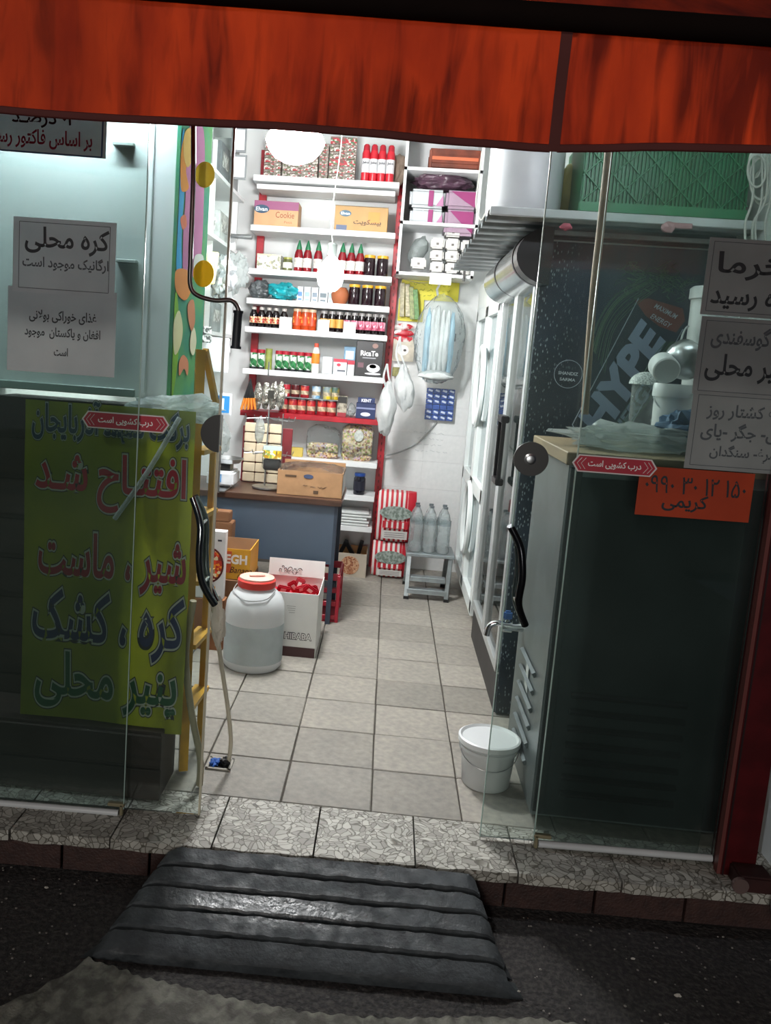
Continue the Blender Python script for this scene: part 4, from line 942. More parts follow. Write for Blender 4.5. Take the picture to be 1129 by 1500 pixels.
for k, (dx, dz, rr) in enumerate(((-.06, .01, .6), (-.11, .0, -.3), (-.16, -.005, .9), (-.21, .0, .2), (-.04, -.01, 1.2), (-.13, .012, 1.9))):
    p = T('snack_packet', ['red diamond snack packet sticking up highest in the white carton', 'red snack packet lying second from the right in the white carton', 'red snack packet in the middle of the white carton', 'leftmost red snack packet in the white carton', 'red snack packet against the right wall of the white carton', 'red snack packet at the back of the white carton'][k], 'packet', (hx1 + dx, 4.68 + .05 * (k % 3), hz - .03 + dz), group='red packets in the white carton')
    b = B().box((0, 0, 0), (.075, .018, .055), rot=(.4, rr, .3), bev=.006); b.obj('wrapper', mat('wrap_red', '#b5182c', .3, vary=.3), p, local=True)
    B().box((0, -.011, 0), (.03, .002, .02), rot=(.4, rr, .3)).obj('label_patch', flat('#e7dcd6'), p, local=True)
B().box(((hx0 + hx1) / 2, 4.73, hz / 2 - .03), (.31, .38, hz - .10)).obj('packet_filling', mat('wrap_red', '#b5182c'), hb_, kind='stuff')
# water jug
c = Vector((at(370, 990, z=0).x - .03, 4.345, 0)); R = .156
jg = T('water_jug', 'big translucent plastic jug with red and white lid on floor', 'jug', c)
JM = cloth('jug_plastic', '#f3f6f6', '#e8edee', .3, rough=.25, vs=2)
B().lathe([(R * .90, 0), (R * .98, .015), (R, .05), (R, .30), (R * .97, .345), (R * .86, .385), (R * .66, .415), (R * .56, .425), (R * .56, .445)], c, n=44).obj('jug_body', JM, jg, smooth=True)
B().lathe([(R * 1.003, .045), (R * 1.003, .245)], c, n=44, cap=False).obj('water_tint', glassy('water_tint', '#fbfdfd', .5, '#dbe5e6', .3, 1.1), jg, smooth=True, label='water level inside')
B().lathe([(R * .62, .430), (R * .64, .437), (R * .64, .465), (R * .6, .472)], c, n=36).obj('lid_ring', mat('lid_red', '#d7392f', .35), jg, smooth=True)
B().lathe([(R * .585, .470), (R * .585, .480), (R * .54, .483), (.01, .479)], c, n=36).obj('lid_top', mat('lid_pink', '#e9b9ab', .4), jg, smooth=True)
B().box((c.x, c.y, .487), (.085, .016, .010), rot=(0, 0, .4), bev=.003).obj('lid_grip', mat('lid_pink', '#e9b9ab'), jg)
B().tube(curve_pts([(c.x - R * .66, c.y, .435), (c.x - R * .70, c.y - .06, .405), (c.x - R * .2, c.y - R * .88, .385), (c.x + R * .45, c.y - R * .75, .395), (c.x + R * .68, c.y - .03, .425)]), .0025, n=6).obj('wire_handle', STEEL, jg, smooth=True)
# boxes left of the jug
BY = 4.62
bx1, = (at(340, 960, z=0).x,)
zt = at(340, 848, y=BY).z
bb = carton('cardboard_box', 'plain brown cardboard box on floor behind the water jug', at(300, 940, y=BY).x, at(366, 820, y=BY).x, BY - .02, 4.98, 0, zt - .004, mat('brown_card', '#7c5537', .75, vary=.15), open_=False)
x0_, x1_ = at(300, 820, y=BY).x, at(366, 820, y=BY).x; zt2 = at(366, 806, y=BY).z
sg = carton('cake_carton', 'open yellow cake carton with white lettering on brown box', x0_, x1_, BY, 4.92, zt, zt2, mat('carton_yellow', '#d8a02a', .5, vary=.1), mat('card_inside', '#9c7a5c', .7))
B().box((x0_ + .05, BY - .003, (zt + zt2) / 2 + .01), (.20, .001, zt2 - zt - .05)).obj('print_orange', flat('#c9562d'), sg)
cc_ = at(342, 819, y=BY)
text('lettering', 'SEGH', flat('#f3ece0'), sg, (cc_.x + .0, BY - .005, cc_.z), (.155, .055), bold=.04)
q = at(350, 836, y=BY); text('lettering', 'Banana', flat('#4a2513'), sg, (q.x + .01, BY - .005, q.z + .003), (.125, .035), shear=.3)
q = at(354, 846, y=BY); text('lettering', 'Cake', flat('#4a2513'), sg, (q.x + .01, BY - .005, q.z + .004), (.07, .028), shear=.3)
px0, px1 = at(296, 830, y=4.50).x, at(328, 830, y=4.50).x; pz1 = at(320, 779, y=4.50).z; pz0 = at(315, 878, y=4.50).z
uc = carton('support_box', 'low brown carton on floor under the white pizza box', px0 - .05, px1 + .012, 4.505, 4.585, 0, pz0 - .003, mat('brown_card2', '#8a5a38', .75), open_=False)
pzb = T('pizza_box', 'white upright food box with a round pizza picture', 'box', ((px0 + px1) / 2, 4.54, pz0))
B().box(((px0 + px1) / 2 - .02, 4.54, (pz0 + pz1) / 2), (px1 - px0 + .04, .06, pz1 - pz0), bev=.002).obj('box_body', mat('box_white2', '#e6e6e4', .5, vary=.04), pzb)
q = at(309, 828, y=4.509); B().lathe([(.072, 0), (.072, .0012)], (q.x - .012, 4.509, q.z), n=28, sy=1.25, axis=Matrix.Rotation(PI / 2, 3, 'X')).obj('picture', speckle('pizza_print', ['#b32a1c', '#e4902f', '#d9482a', '#f1e2b8', '#7f2416'], 55), pzb)
B().lathe([(.082, 0), (.082, .0008)], (q.x - .012, 4.5095, q.z), n=28, sy=1.22, axis=Matrix.Rotation(PI / 2, 3, 'X')).obj('picture_rim', flat('#5c1416'), pzb)
q = at(312, 868, y=4.508); B().box((q.x - .015, 4.5085, q.z + .015), (.05, .001, .04)).obj('picture_corner', flat('#e39a2e'), pzb)
q = at(322, 792, y=4.508); B().box((q.x, 4.5085, q.z), (.022, .001, .010)).obj('print_mark', flat('#3a3a44'), pzb)
q = at(318, 770, y=4.7); B().box((q.x - .03, 5.02, q.z - .0), (.10, .10, .06), bev=.004).obj('brown_parcel', mat('brown_card', '#7c5537'), label='small brown parcel poking up behind the white pizza box', cat='parcel')
pzb2 = bpy.data.objects['brown_parcel']; B().box((q.x - .03, 5.02, (q.z - .03) / 2), (.14, .12, q.z - .032), bev=.004).obj('tall_box', mat('brown_card', '#7c5537'), label='tall brown box standing behind the white pizza box', cat='box')

# ================================================================== BACK SHELVING
SY = 6.50; SX0, SX1 = -1.115, -.045
su = T('shelving_unit', 'tall red-posted shelving unit with white shelves on the back wall', 'shelving', (-.58, 6.67, 0))
for x in (SX0 + .035, SX1 + .02): B().box((x, 6.80, 1.55), (.055, .05, 3.1), bev=.003).obj('post', REDPOST, su)
slot = B()
for k in range(60): slot.box((SX1 + .02, 6.774, .15 + k * .05), (.008, .004, .022))
slot.obj('slots', mat('slot_dark', '#5a0a12', .6), su, kind='stuff')
SHELVES = {1: 2.925, 2: 2.57, 3: 2.257, 4: 2.04, 5: 1.83, 6: 1.517, 7: 1.20, 8: .871, 9: .614, 10: .374}
for k, z in SHELVES.items():
    x0 = SX0 if k < 8 else -.95
    th = .042 if k != 7 else .04
    B().box(((x0 + SX1) / 2, SY + .155, z - th / 2), (SX1 - x0, .31, th), bev=.003).obj('shelf', SHELFW if k != 7 else REDPOST, su, label='red painted shelf' if k == 7 else None)
B().box((-.58, SY + .17, 2.925 - .075), (1.02, .28, .036), bev=.003).obj('shelf_lip', SHELFW, su)
B().box((SX0 + .11, 6.62, 2.925 + .04), (.0, .0, .0)).bm.free()
B().box((SX0 + .035, 6.80, 3.13), (.055, .06, .06)).obj('post_end', REDPOST, su)

def place(u0, u1, vt, vb, zs, y=6.56):
    um = (u0 + u1) / 2
    x = at(um, (vt + vb) / 2, y=y).x; w_ = at(u1, vb, y=y).x - at(u0, vb, y=y).x
    h = at(um, vt, y=y).z - at(um, vb, y=y).z
    return Vector((x, y, zs + .001)), w_, h
def box_item(name, label, u0, u1, vt, vb, zs, m, y=6.56, depth=None, cat='box', group=None, prints=()):
    c, w_, h = place(u0, u1, vt, vb, zs, y); d = depth or min(w_, .16)
    t = T(name, label, cat, (c.x, y + d / 2, c.z), group=group)
    B().box((0, 0, h / 2), (w_ - .002, d, h - .001), bev=.002).obj('carton_body', m, t, local=True)
    for p in prints:
        if p[0] == 'r':                        # rectangle fx fz fw fh colour
            _, fx, fz, fw, fh, cc = p
            B().box((fx * w_, -d / 2 - .0008, fz * h), (fw * w_, .001, fh * h)).obj('print_panel', flat(cc) if isinstance(cc, str) else cc, t, local=True)
        elif p[0] == 'e':
            _, fx, fz, fw, fh, cc = p
            B().lathe([(1, 0), (1, .0006)], (0, 0, 0), n=20, axis=Matrix.Rotation(PI / 2, 3, 'X'))
            b = B().lathe([(fw * w_ / 2, 0), (fw * w_ / 2, .0006)], (fx * w_, -d / 2 - .0016, fz * h), n=20, sy=fh * h / (fw * w_), axis=Matrix.Rotation(PI / 2, 3, 'X'))
            b.obj('print_oval', flat(cc), t, local=True)
        else:
            _, s_, fx, fz, fw, fh, cc, rtl_, bo = p
            text('lettering', s_, flat(cc), t, (c.x + fx * w_, y - .0028, c.z + fz * h), (fw * w_, fh * h if fh else None), rtl=rtl_, bold=bo)
    return t
def row(proto, spots, labels, zs, y=6.56, group=None):
    """proto built at (0,0,0) w=1? -> copies placed; spots = [u], z = zs"""
    out = []
    for i, u_ in enumerate(spots):
        o = proto if i == 0 else copy_tree(proto)
        o.location = (at(u_, 400 if zs > 1.5 else 600, y=y).x, y, zs + .001); o['label'] = labels[i]
        out.append(o)
    return out
def ux(u_, v_, y=6.56): return at(u_, v_, y=y).x
def lathe_item(name, cat, parts, group=None, label='x'):
    t = T(name, label, cat, (0, 0, 0), group=group)
    for nm, prof, m, n in parts: B().lathe(prof, n=n).obj(nm, m, t, smooth=True, local=True)
    return t
def jar(name, h, r, body, lid, band=None, cat='jar', group=None, lidh=.14, neck=.86):
    P_ = [('glass_jar', [(r * .92, 0), (r, h * .04), (r, h * .74), (r * neck, h * .82), (r * neck, h * (1 - lidh))], body, 14),
          ('lid', [(r * neck * 1.08, h * (1 - lidh)), (r * neck * 1.08, h * .99), (r * neck, h)], lid, 14)]
    if band: P_.append(('label_band', [(r * 1.02, h * .2), (r * 1.02, h * .62)], band, 14))
    return lathe_item(name, cat, P_, group)

CAND = speckle('candy_print', ['#7c6f68', '#b8b0a8', '#a0262f', '#4c5a3a', '#d9d4cc', '#5a4540', '#8f8a80'], 75, stretch=(1, 1, 1.6))
CAND2 = speckle('candy_print_red', ['#a12a35', '#8b2732', '#3c6a46', '#c9c2b8', '#a12a35', '#6a4a40'], 60, stretch=(1, 1, 1.6))
Z1, Z2, Z3, Z4, Z5, Z6, Z7 = (SHELVES[k] for k in range(1, 8))
# stacks of speckled cartons on the top shelf
for ci, (u0, u1, n, nm) in enumerate(((386, 411, 5, 'left'), (413, 465, 5, 'middle'), (467, 480, 5, 'narrow'), (481, 520, 6, 'right'))):
    c, w_, _ = place(u0, u1, 240, 262, Z1)
    hh = at(500, 201, y=6.56).z - Z1; ph = hh / 6
    for k in range(n):
        t = T('tea_carton', f'speckled tea carton, {ORD[k]} from the bottom of the {nm} stack on the top shelf', 'carton', (c.x, 6.60, Z1 + .001 + k * ph), group='speckled cartons on the top shelf')
        B().box((0, 0, ph / 2), (w_ - .003, .09, ph - .002), bev=.0015).obj('carton_body', CAND2 if (k in (2, 5) and ci == 3) else CAND, t, local=True)
        B().box((0, -.0456, ph * .88), (w_ - .006, .001, ph * .1)).obj('edge_print', flat('#6f675f'), t, local=True)
REDL = mat('spray_red', '#c2202f', .3, vary=.1)
sb_ = lathe_item('spray_bottle', 'bottle', [('can_body', [(.026, 0), (.030, .01), (.030, .205), (.024, .225)], REDL, 16), ('nozzle_cap', [(.024, .225), (.022, .262), (.014, .272)], mat('cap_red', '#a8182a', .35), 14), ('label_band', [(.0305, .065), (.0305, .165)], mat('band_white', '#dfe0e2', .4, vary=.15, vs=30), 16)], 'red spray bottles on the top shelf')
h_ = at(545, 212, y=6.56).z - Z1; sb_.scale = (1, 1, h_ / .272)
spl = row(sb_, (535, 546.5, 558.5, 571), [f'red spray bottle with white label, {w} of four on the top shelf' for w in ('leftmost', 'second from left', 'third from left', 'rightmost')], Z1)
for o in spl:
    o.location.x = at((535, 546.5, 558.5, 571)[spl.index(o)], 250, y=6.56).x
    text('lettering', 'Jake', flat('#3d4148'), o, (o.location.x, 6.56 - .0325, Z1 + .13), (.045, .022), bold=.02)
B().blob((ux(584, 235), 6.68, Z1 + .12), (.12, .14, .23), 3, .12, 2, 3).obj('paper_bag', mat('brown_bag', '#8d7b6c', .7, bump=.3), label='brown crumpled bag behind the red spray bottles', cat='bag', smooth=True)
box_item('cookie_carton', 'cookie carton with purple top band on the second shelf', 372, 437, 293, 330, Z2, mat('cookie_card', '#c79a70', .6, vary=.1), y=6.53, depth=.2, prints=(('r', 0, .82, 1, .34, '#8c4a6e'), ('e', -.33, .66, .34, .34, '#25465f'), ('t', 'Elvan', -.33, .66, .26, .16, '#d7dfe6', False, .02), ('t', 'Cookie', .20, .46, .42, .24, '#8a4a2e', False, 0), ('t', 'Petit', .28, .18, .18, .10, '#a06a48', False, 0)))
box_item('biscuit_carton', 'kraft biscuit carton with Persian lettering on the second shelf', 490, 568, 300, 336, Z2, mat('kraft', '#b8925f', .65, vary=.1), y=6.53, depth=.2, prints=(('r', .24, .58, .22, .46, '#d08a3c'), ('e', -.30, .70, .22, .26, '#33586e'), ('t', 'Elvan', -.30, .70, .17, .12, '#dfe6ea', False, .02), ('t', 'بیسکویت', .12, .36, .52, .26, '#4a3020', True, .01), ('r', -.36, .12, .2, .2, '#4c5a78'), ('r', 0, 1.01, 1, .03, '#6c5535')))
box_item('floral_box', 'flat white box with a grey floral print on the third shelf', 376, 411, 371, 394, Z3, speckle('floral', ['#e2e0d2', '#d5d6c6', '#8c8d76', '#eceade', '#b0ad92'], 60), y=6.55, prints=(('r', 0, .93, 1, .10, '#c9c8a8'),))
j = jar('small_jar', .085, .036, mat('pickle_glass', '#5d6138', .2, vary=.3), mat('lid_lime', '#9fa24c', .35), flat('#e8e8dc'), group=None)
j.location = (ux(421, 385), 6.57, Z3 + .001); j['label'] = 'small jar with olive lid beside the red sauce bottles'; j.scale = (1, 1, 1.15)
SR = mat('sauce_red', '#7d0f1a', .2, vary=.15)
sauce = lathe_item('sauce_bottle', 'bottle', [('bottle_body', [(.030, 0), (.033, .01), (.033, .12), (.028, .145), (.02, .165)], SR, 14), ('cap', [(.021, .163), (.021, .175), (.013, .205), (.004, .235)], mat('cap_green', '#1d6b45', .35), 12), ('label_band', [(.0335, .03), (.0335, .10)], mat('label_white', '#e6e3de', .4, vary=.3, vs=60), 14)], 'red sauce bottles with green caps')
hs = at(440, 352, y=6.56).z - Z3; sauce.scale = (1, 1, hs / .235)
us = (437, 450, 465.5, 484, 501, 514, 527)
for i, o in enumerate(row(sauce, us, [f'red sauce bottle with pointed green cap, {w}' for w in ('leftmost of the seven', 'second from the left', 'third from the left, left of the glowing bulb', 'in the middle behind the glowing bulb', 'third from the right, just right of the bulb', 'second from the right', 'rightmost, beside the yellow-lidded jars')], Z3)): o.location.x = ux(us[i], 385)
HON = mat('dark_jam', '#24121a', .12, vary=.4); YLID = mat('lid_yellow', '#dba72c', .35)
yj = jar('honey_jar', .115, .042, HON, YLID, group='dark jars with yellow lids', neck=.93)
yl = ['on the third shelf, left of a pair', 'on the third shelf, right of a pair', 'on the fourth shelf, leftmost of three', 'on the fourth shelf, middle of three', 'on the fourth shelf, rightmost of three']
sp_ = ((541, 390, Z3), (560, 390, Z3), (519, 428, Z4), (538, 430, Z4), (557, 430, Z4))
for i, (u_, v_, z) in enumerate(sp_):
    o = yj if i == 0 else copy_tree(yj); o.location = (ux(u_, v_), 6.565, z + .001); o['label'] = 'dark jar with yellow lid ' + yl[i]; o.scale = (1, 1, 1.3)
# fourth shelf
B().blob((ux(380, 422), 6.60, Z4 + .07), (.17, .18, .14), 2, .12, 3, 4).obj('plastic_bag', mat('grey_bag', '#5f6466', .3, vary=.5, vs=14, bump=.8, bs=30), label='crumpled dark grey plastic bag at the left end of fourth shelf', cat='plastic bag', smooth=True)
B().blob((ux(415, 428), 6.56, Z4 + .062), (.22, .17, .125), 6, .16, 3, 4).obj('plastic_bundle', mat('teal_bag', '#1fa3ad', .35, vary=.4, vs=12, bump=.8, bs=25), label='bundle of folded teal plastic on the fourth shelf', cat='bundle', smooth=True)
for i, (u0, u1, c1_, lb) in enumerate(((435, 444, '#4b78b5', 'small white box with blue print next to teal bundle'), (445, 455, '#8aa6bf', 'second small white and pale blue box from teal bundle'), (456, 466, '#6b7a88', 'third small white box, left of the clay pot'), (467, 480, '#55636b', 'wider small white box with grey print below the bulb'), (481, 488, '#93b0c4', 'narrow pale box touching the clay pot'))):
    box_item('small_box', lb, u0, u1, 419, 441, Z4, mat('box_white3', '#dde2e6', .45), prints=(('r', 0, .5, .7, .3, c1_), ('r', 0, .15, .6, .12, c1_)), group='small boxes beside the teal bundle')
B().lathe([(.045, 0), (.062, .03), (.068, .065), (.058, .10), (.045, .115), (.048, .12), (.04, .118)], (ux(498, 430), 6.57, Z4 + .001), n=22).obj('clay_pot', mat('terracotta', '#a05a35', .7, vary=.2), label='round brown clay pot on the fourth shelf below the bulb', cat='pot', smooth=True)
# fifth shelf
DK = mat('dark_sauce', '#150c0e', .12); LB1 = speckle('label_cream_red', ['#c9a878', '#9c2c2a', '#e2cfa8', '#b54a3c'], 70)
db = lathe_item('condiment_bottle', 'bottle', [('bottle_body', [(.028, 0), (.031, .008), (.031, .11), (.022, .135), (.016, .15)], DK, 14), ('cap', [(.019, .15), (.019, .172), (.016, .174)], mat('cap_pale', '#b9b2ac', .35), 12), ('label_band', [(.0315, .035), (.0315, .09)], LB1, 14)], 'dark bottles at the left of the fifth shelf')
hs = at(380, 450, y=6.56).z - Z5; db.scale = (1, 1, hs / .174)
us = (371.5, 383, 394, 404, 416)
for i, o in enumerate(row(db, us, [f'dark bottle with cream-red label, {w} on the fifth shelf' for w in ('leftmost', 'second from left', 'third from left', 'fourth from left', 'fifth, behind a price card')], Z5)): o.location.x = ux(us[i], 465)
oj = jar('preserve_jar', .13, .036, mat('orange_preserve', '#b9451a', .2, vary=.35, vs=25), mat('lid_tan', '#c2a88c', .35), speckle('label_or', ['#c4441c', '#e8a052', '#a8331a'], 60), group='orange preserve jars')
for i, (u_, lb) in enumerate(((435, 'leftmost of three'), (447, 'middle of three'), (457, 'rightmost of three'))):
    o = oj if i == 0 else copy_tree(oj); o.location = (ux(u_, 468), 6.565, Z5 + .001); o['label'] = f'orange-red preserve jar, {lb} on the fifth shelf'; o.scale = (.95, .95, 1.2)
lj = jar('sauce_jar', .125, .030, DK, mat('lid_grey', '#8e8a88', .3), flat('#c99a4a'), group='dark jars with coloured labels')
pj = jar('sauce_jar', .125, .028, DK, mat('lid_grey', '#8e8a88'), speckle('label_pink', ['#b4506a', '#d9a4b4', '#8e3048', '#c4788c'], 70), group='dark jars with coloured labels')
for i, (u_, lb) in enumerate(((474, 'between two white price cards'), (486, 'left of a pair'), (497, 'right of a pair'))):
    o = lj if i == 0 else copy_tree(lj); o.location = (ux(u_, 472), 6.565, Z5 + .001); o['label'] = f'dark jar with amber label, {lb} on the fifth shelf'; o.scale = (1, 1, 1.22)
for i, u_ in enumerate((508, 519, 529.5, 539.5, 549.5, 559.5)):
    o = pj if i == 0 else copy_tree(pj); o.location = (ux(u_, 474), 6.565, Z5 + .001); o['label'] = f'dark jar with pink label, {ORD[i]} of six counting from the left'; o.scale = (.95, .95, 1.22)
for i, (u0, u1, vt, vb) in enumerate(((409, 427, 466, 483), (465, 482, 468, 485), (503, 521, 470, 486))):
    c, w_, h = place(u0, u1, vt, vb, Z5, 6.51)
    t = T('price_card', f'white price card with faint scribble, {("leftmost", "middle", "rightmost")[i]} of three on the fifth shelf', 'card', (c.x, 6.515, c.z), group='white price cards on the fifth shelf')
    B().box((0, 0, h / 2), (w_, .002, h)).obj('card_sheet', mat('card_white', '#e3e3e1', .5), t, local=True)
    scribble(t, (c.x, 6.5125, c.z + h * .5), w_ * .7, h * .25, flat('#8d8d90'), i, .0008)
# sixth shelf
CG = speckle('can_green_print', ['#2f7a44', '#dfe4dc', '#2f7a44', '#1e5a34', '#b9c9ae'], 55)
gn = lathe_item('green_can', 'can', [('can_body', [(.026, 0), (.028, .004), (.028, .092)], CG, 14), ('lid', [(.0285, .09), (.0285, .108), (.026, .11)], mat('lid_crimson', '#a51a2e', .35), 14), ('rim_base', [(.0286, 0), (.0286, .012)], flat('#15171a'), 14)], 'small green cans with red lids')
hs = at(440, 516, y=6.56).z - Z6
us = (371, 382, 408, 418, 429, 440, 451)
for i, o in enumerate(row(gn, us, [f'small green can with red lid, {ORD[i]} of seven from the left on the sixth shelf' for i in range(7)], Z6)): o.location.x = ux(us[i], 532); o.scale = (1, 1, hs / .11)
B().lathe([(.027, 0), (.027, .158)], (ux(393.5, 525), 6.56, Z6 + .001), n=16).obj('tube_packet', mat('olive_tube', '#8f9a4a', .4, vary=.3, vs=20), label='tall plain olive-green tube standing among the green cans', cat='tube', smooth=True)
ob = lathe_item('soft_bottle', 'bottle', [('bottle_body', [(.030, 0), (.034, .02), (.033, .08), (.034, .12), (.026, .15), (.016, .165)], mat('bottle_milk', '#e4e2dc', .3), 16), ('cap', [(.019, .165), (.019, .19)], mat('cap_coral', '#d2563f', .35), 12), ('label_band', [(.0345, .06), (.0345, .125)], mat('label_orange', '#e0872a', .4, vary=.2, vs=30), 16)])
ob.location = (ux(462, 530), 6.56, Z6 + .001); ob['label'] = 'white bottle with orange label and coral cap on the sixth shelf'; ob.scale = (.9, .9, (at(462, 503, y=6.56).z - Z6) / .19)
box_item('white_box', 'plain white box right of the orange-labelled bottle', 472, 487, 521, 546, Z6, mat('box_white3', '#dde2e6'), prints=(('r', 0, .5, .8, .7, '#d5dde2'),))
box_item('blue_box', 'upright blue box behind the tea boxes, left of black coffee pack', 503, 520, 506, 548, Z6, mat('box_blue', '#6f9dbd', .4, vary=.3, vs=14), y=6.64, depth=.05, prints=(('r', 0, .7, .7, .3, '#cfe0ea'),))
box_item('tea_box', 'white and crimson tea box, larger of two on the sixth shelf', 488, 508, 525, 548, Z6, mat('box_white3', '#dde2e6'), y=6.55, depth=.06, prints=(('r', 0, .90, 1, .2, '#b3243c'), ('e', -.1, .62, .3, .2, '#b3243c'), ('r', .1, .25, .6, .12, '#5b5e66')))
box_item('tea_box', 'narrow white and crimson tea box beside the black coffee pack', 508.5, 519, 527, 549, Z6, mat('box_white3', '#dde2e6'), y=6.55, depth=.06, prints=(('r', 0, .86, 1, .28, '#b3243c'),))
box_item('coffee_pack', 'big black coffee pack with white lettering and cup picture', 521, 560, 499, 551, Z6, mat('pack_black', '#17171b', .35, vary=.3, vs=20), y=6.53, depth=.05, prints=(('t', 'RicaTe', 0, .66, .66, .15, '#e8e8ea', False, .03), ('e', .18, .25, .50, .24, '#e9e9ea'), ('e', .16, .30, .26, .12, '#2a1a14'), ('e', .18, .09, .62, .06, '#d7d7da'), ('r', -.3, .32, .22, .14, '#6a4650'), ('e', .2, .88, .22, .14, '#8a6a62'), ('r', 0, .53, .5, .03, '#9a9aa0')))
# seventh (red) shelf
def can(nm, h, r, m, grp='tins on the red shelf'): return lathe_item(nm, 'tin', [('can_body', [(r * .97, 0), (r, .003), (r, h - .003), (r * .97, h)], m, 16), ('rim', [(r * 1.02, h - .004), (r * 1.02, h), (r * .9, h + .001)], STEEL, 16), ('label_spot', [(r * 1.01, h * .25), (r * 1.01, h * .55)], mat('spot_cream', '#cdbb9c', .4, vary=.5, vs=40), 16)], grp)
rd = can('food_tin', .085, .034, speckle('tin_red', ['#a81f2a', '#8c1522', '#c9503c', '#a81f2a'], 45))
lows = ((414, 'leftmost'), (428, 'second from left'), (441, 'third from left'), (455, 'fourth from left'), (471, 'fifth from left'), (485, 'sixth from left'))
z7 = Z7 + .001
for i, (u_, lb) in enumerate(lows):
    o = rd if i == 0 else copy_tree(rd); o.location = (ux(u_, 595), 6.60, z7); o['label'] = f'red food tin, {lb} in the lower row on the red shelf'; o.scale = (1.02, 1.02, 1.3)
    if i > 3: o.scale = (1.1, 1.1, 1.35)
TB = z7 + .085 * 1.37 + .006
B().box((ux(455, 580), 6.60, TB - .003), (.42, .10, .005)).obj('tin_board', mat('board_grey', '#8d8f90', .5), label='thin grey board lying on the lower row of tins', cat='board')
for i, (u_, mm, lb) in enumerate(((418, speckle('tin_red2', ['#b02030', '#e0d6d0', '#b02030'], 40), 'red tin with white print, leftmost in the upper row'), (432, mat('tin_dark', '#5a1a1e', .3), 'dark red tin, second in the upper row'), (446, speckle('tin_red', ['#a81f2a']), 'bright red tin, third in the upper row'), (463, mat('tin_blue', '#6aa3c9', .3, vary=.4, vs=25, col2='#c8d4da'), 'light blue tin in the upper row on the red shelf'), (479, mat('tin_yellow', '#d8c02a', .3, vary=.4, vs=18, col2='#7d8f90'), 'yellow tin with grey print in the upper row'), (490, mat('tin_yellow2', '#c8a92a', .3, vary=.4, vs=18, col2='#4d6a60'), 'yellow and green tin, rightmost in the upper row'))):
    o = can('food_tin', .085, .034, mm); o.location = (ux(u_, 570), 6.60 + (.03 if i == 5 else 0), TB + .001); o['label'] = lb; o.scale = (1.0, 1.0, 1.12)
box_item('standing_packet', 'dark standing packet with pale print right of the tins', 494, 508, 578, 609, Z7, mat('packet_olive', '#4a4438', .4, vary=.5, vs=30, col2='#b0aa98'), depth=.05, y=6.56, cat='packet', prints=(('r', 0, .8, .9, .3, '#1f1d1a'), ('r', 0, .1, .9, .2, '#8e2430')))
B().blob((ux(515, 595), 6.60, Z7 + .055), (.06, .06, .11), 3, .2, 3, 3).obj('plastic_bag', MILKY, label='little clear bag between dark packet and navy display box', cat='plastic bag', smooth=True)
box_item('display_box', 'navy blue display box with white lettering on the red shelf', 521, 550, 590, 613, Z7, mat('navy_box', '#20305c', .4, vary=.2), y=6.54, depth=.10, prints=(('r', 0, 1.18, .86, .34, '#20305c'), ('t', 'KENT', 0, 1.16, .5, .20, '#e4e8f0', False, .04), ('r', 0, .66, .95, .1, '#8a93b5'), ('e', 0, .28, .5, .26, '#d6dcec'), ('r', 0, .28, .22, .1, '#3a3f66')))
t = T('foil_packs', 'row of shiny silver foil packets hanging before the red shelf', 'packet', (ux(395, 580, 6.3), 6.36, 1.25))
for k, u_ in enumerate((378, 389, 400, 411)):
    q = at(u_, 580, y=6.36)
    B().blob(q, (.066, .02, .20), k + 3, .12, 3, 3).obj('foil_packet', mat('foil', '#c9c6ba', .2, .85, vary=.6, vs=30, bump=1, bs=40), t, smooth=True)
q = at(397, 578, y=6.34); B().box(q, (.045, .004, .06)).obj('dark_label', flat('#2b2a22'), t)
B().cyl(at(394, 530, y=6.35), at(393, 552, y=6.35), .006, n=8).obj('hook', STEEL, t)
t = T('incense_fan', 'fan of dark sticks with orange tips hanging left of the foil packets', 'sticks', at(364, 580, y=6.3))
for k in range(5):
    a_ = at(367, 555, y=6.3); b2 = at(353 + k * 5.2, 600, y=6.3); m_ = a_.lerp(b2, .62)
    B().cyl(a_, m_, .004, .010, n=6).obj('stick', BLACKP, t); B().cyl(m_, b2, .011, .009, n=6).obj('tip', mat('tip_orange', '#d9822b', .5), t)
# lower goods behind the counter
Z8, Z9, Z10 = SHELVES[8], SHELVES[9], SHELVES[10]
NUT = speckle('pistachio', ['#c9a878', '#8f9a4a', '#d9c49a', '#8a5a4a', '#b7a0a8', '#e2d2ae'], 75)
def nutbag(name, label, u0, u1, vt, vb, fill, badge):
    c, w_, h = place(u0, u1, vt, vb, Z8, 6.57); t = T(name, label, 'bag', (c.x, 6.60, c.z))
    B().blob((0, 0, h * fill / 2), (w_, .09, h * fill * 1.05), 4, .06, 3, 4, fn=lambda p: Vector((max(-.46, min(.46, p.x * 1.25)), p.y, max(-.5, min(.5, p.z * 1.2))))).obj('nuts', NUT, t, smooth=True, local=True)
    B().blob((0, -.004, h * .5), (w_ * 1.04, .10, h), 7, .08, 3, 4, fn=lambda p: Vector((max(-.47, min(.47, p.x * 1.3)), p.y * (1.1 - .8 * max(0, p.z)), p.z))).obj('clear_bag', CLEAR, t, smooth=True, local=True)
    if badge:
        B().lathe([(.036, 0), (.036, .001)], (.01, -.062, h * .68), n=20, sy=1.2, axis=Matrix.Rotation(PI / 2, 3, 'X')).obj('oval_label', mat('oval_label', '#c9cfc8', .4, vary=.3, vs=60), t, local=True)
nutbag('nut_bag', 'small clear bag half full of nuts, left on the white shelf', 448, 497, 628, 676, .45, False)
nutbag('nut_bag', 'large clear bag full of pistachios with an oval label', 499, 547, 621, 676, .92, True)
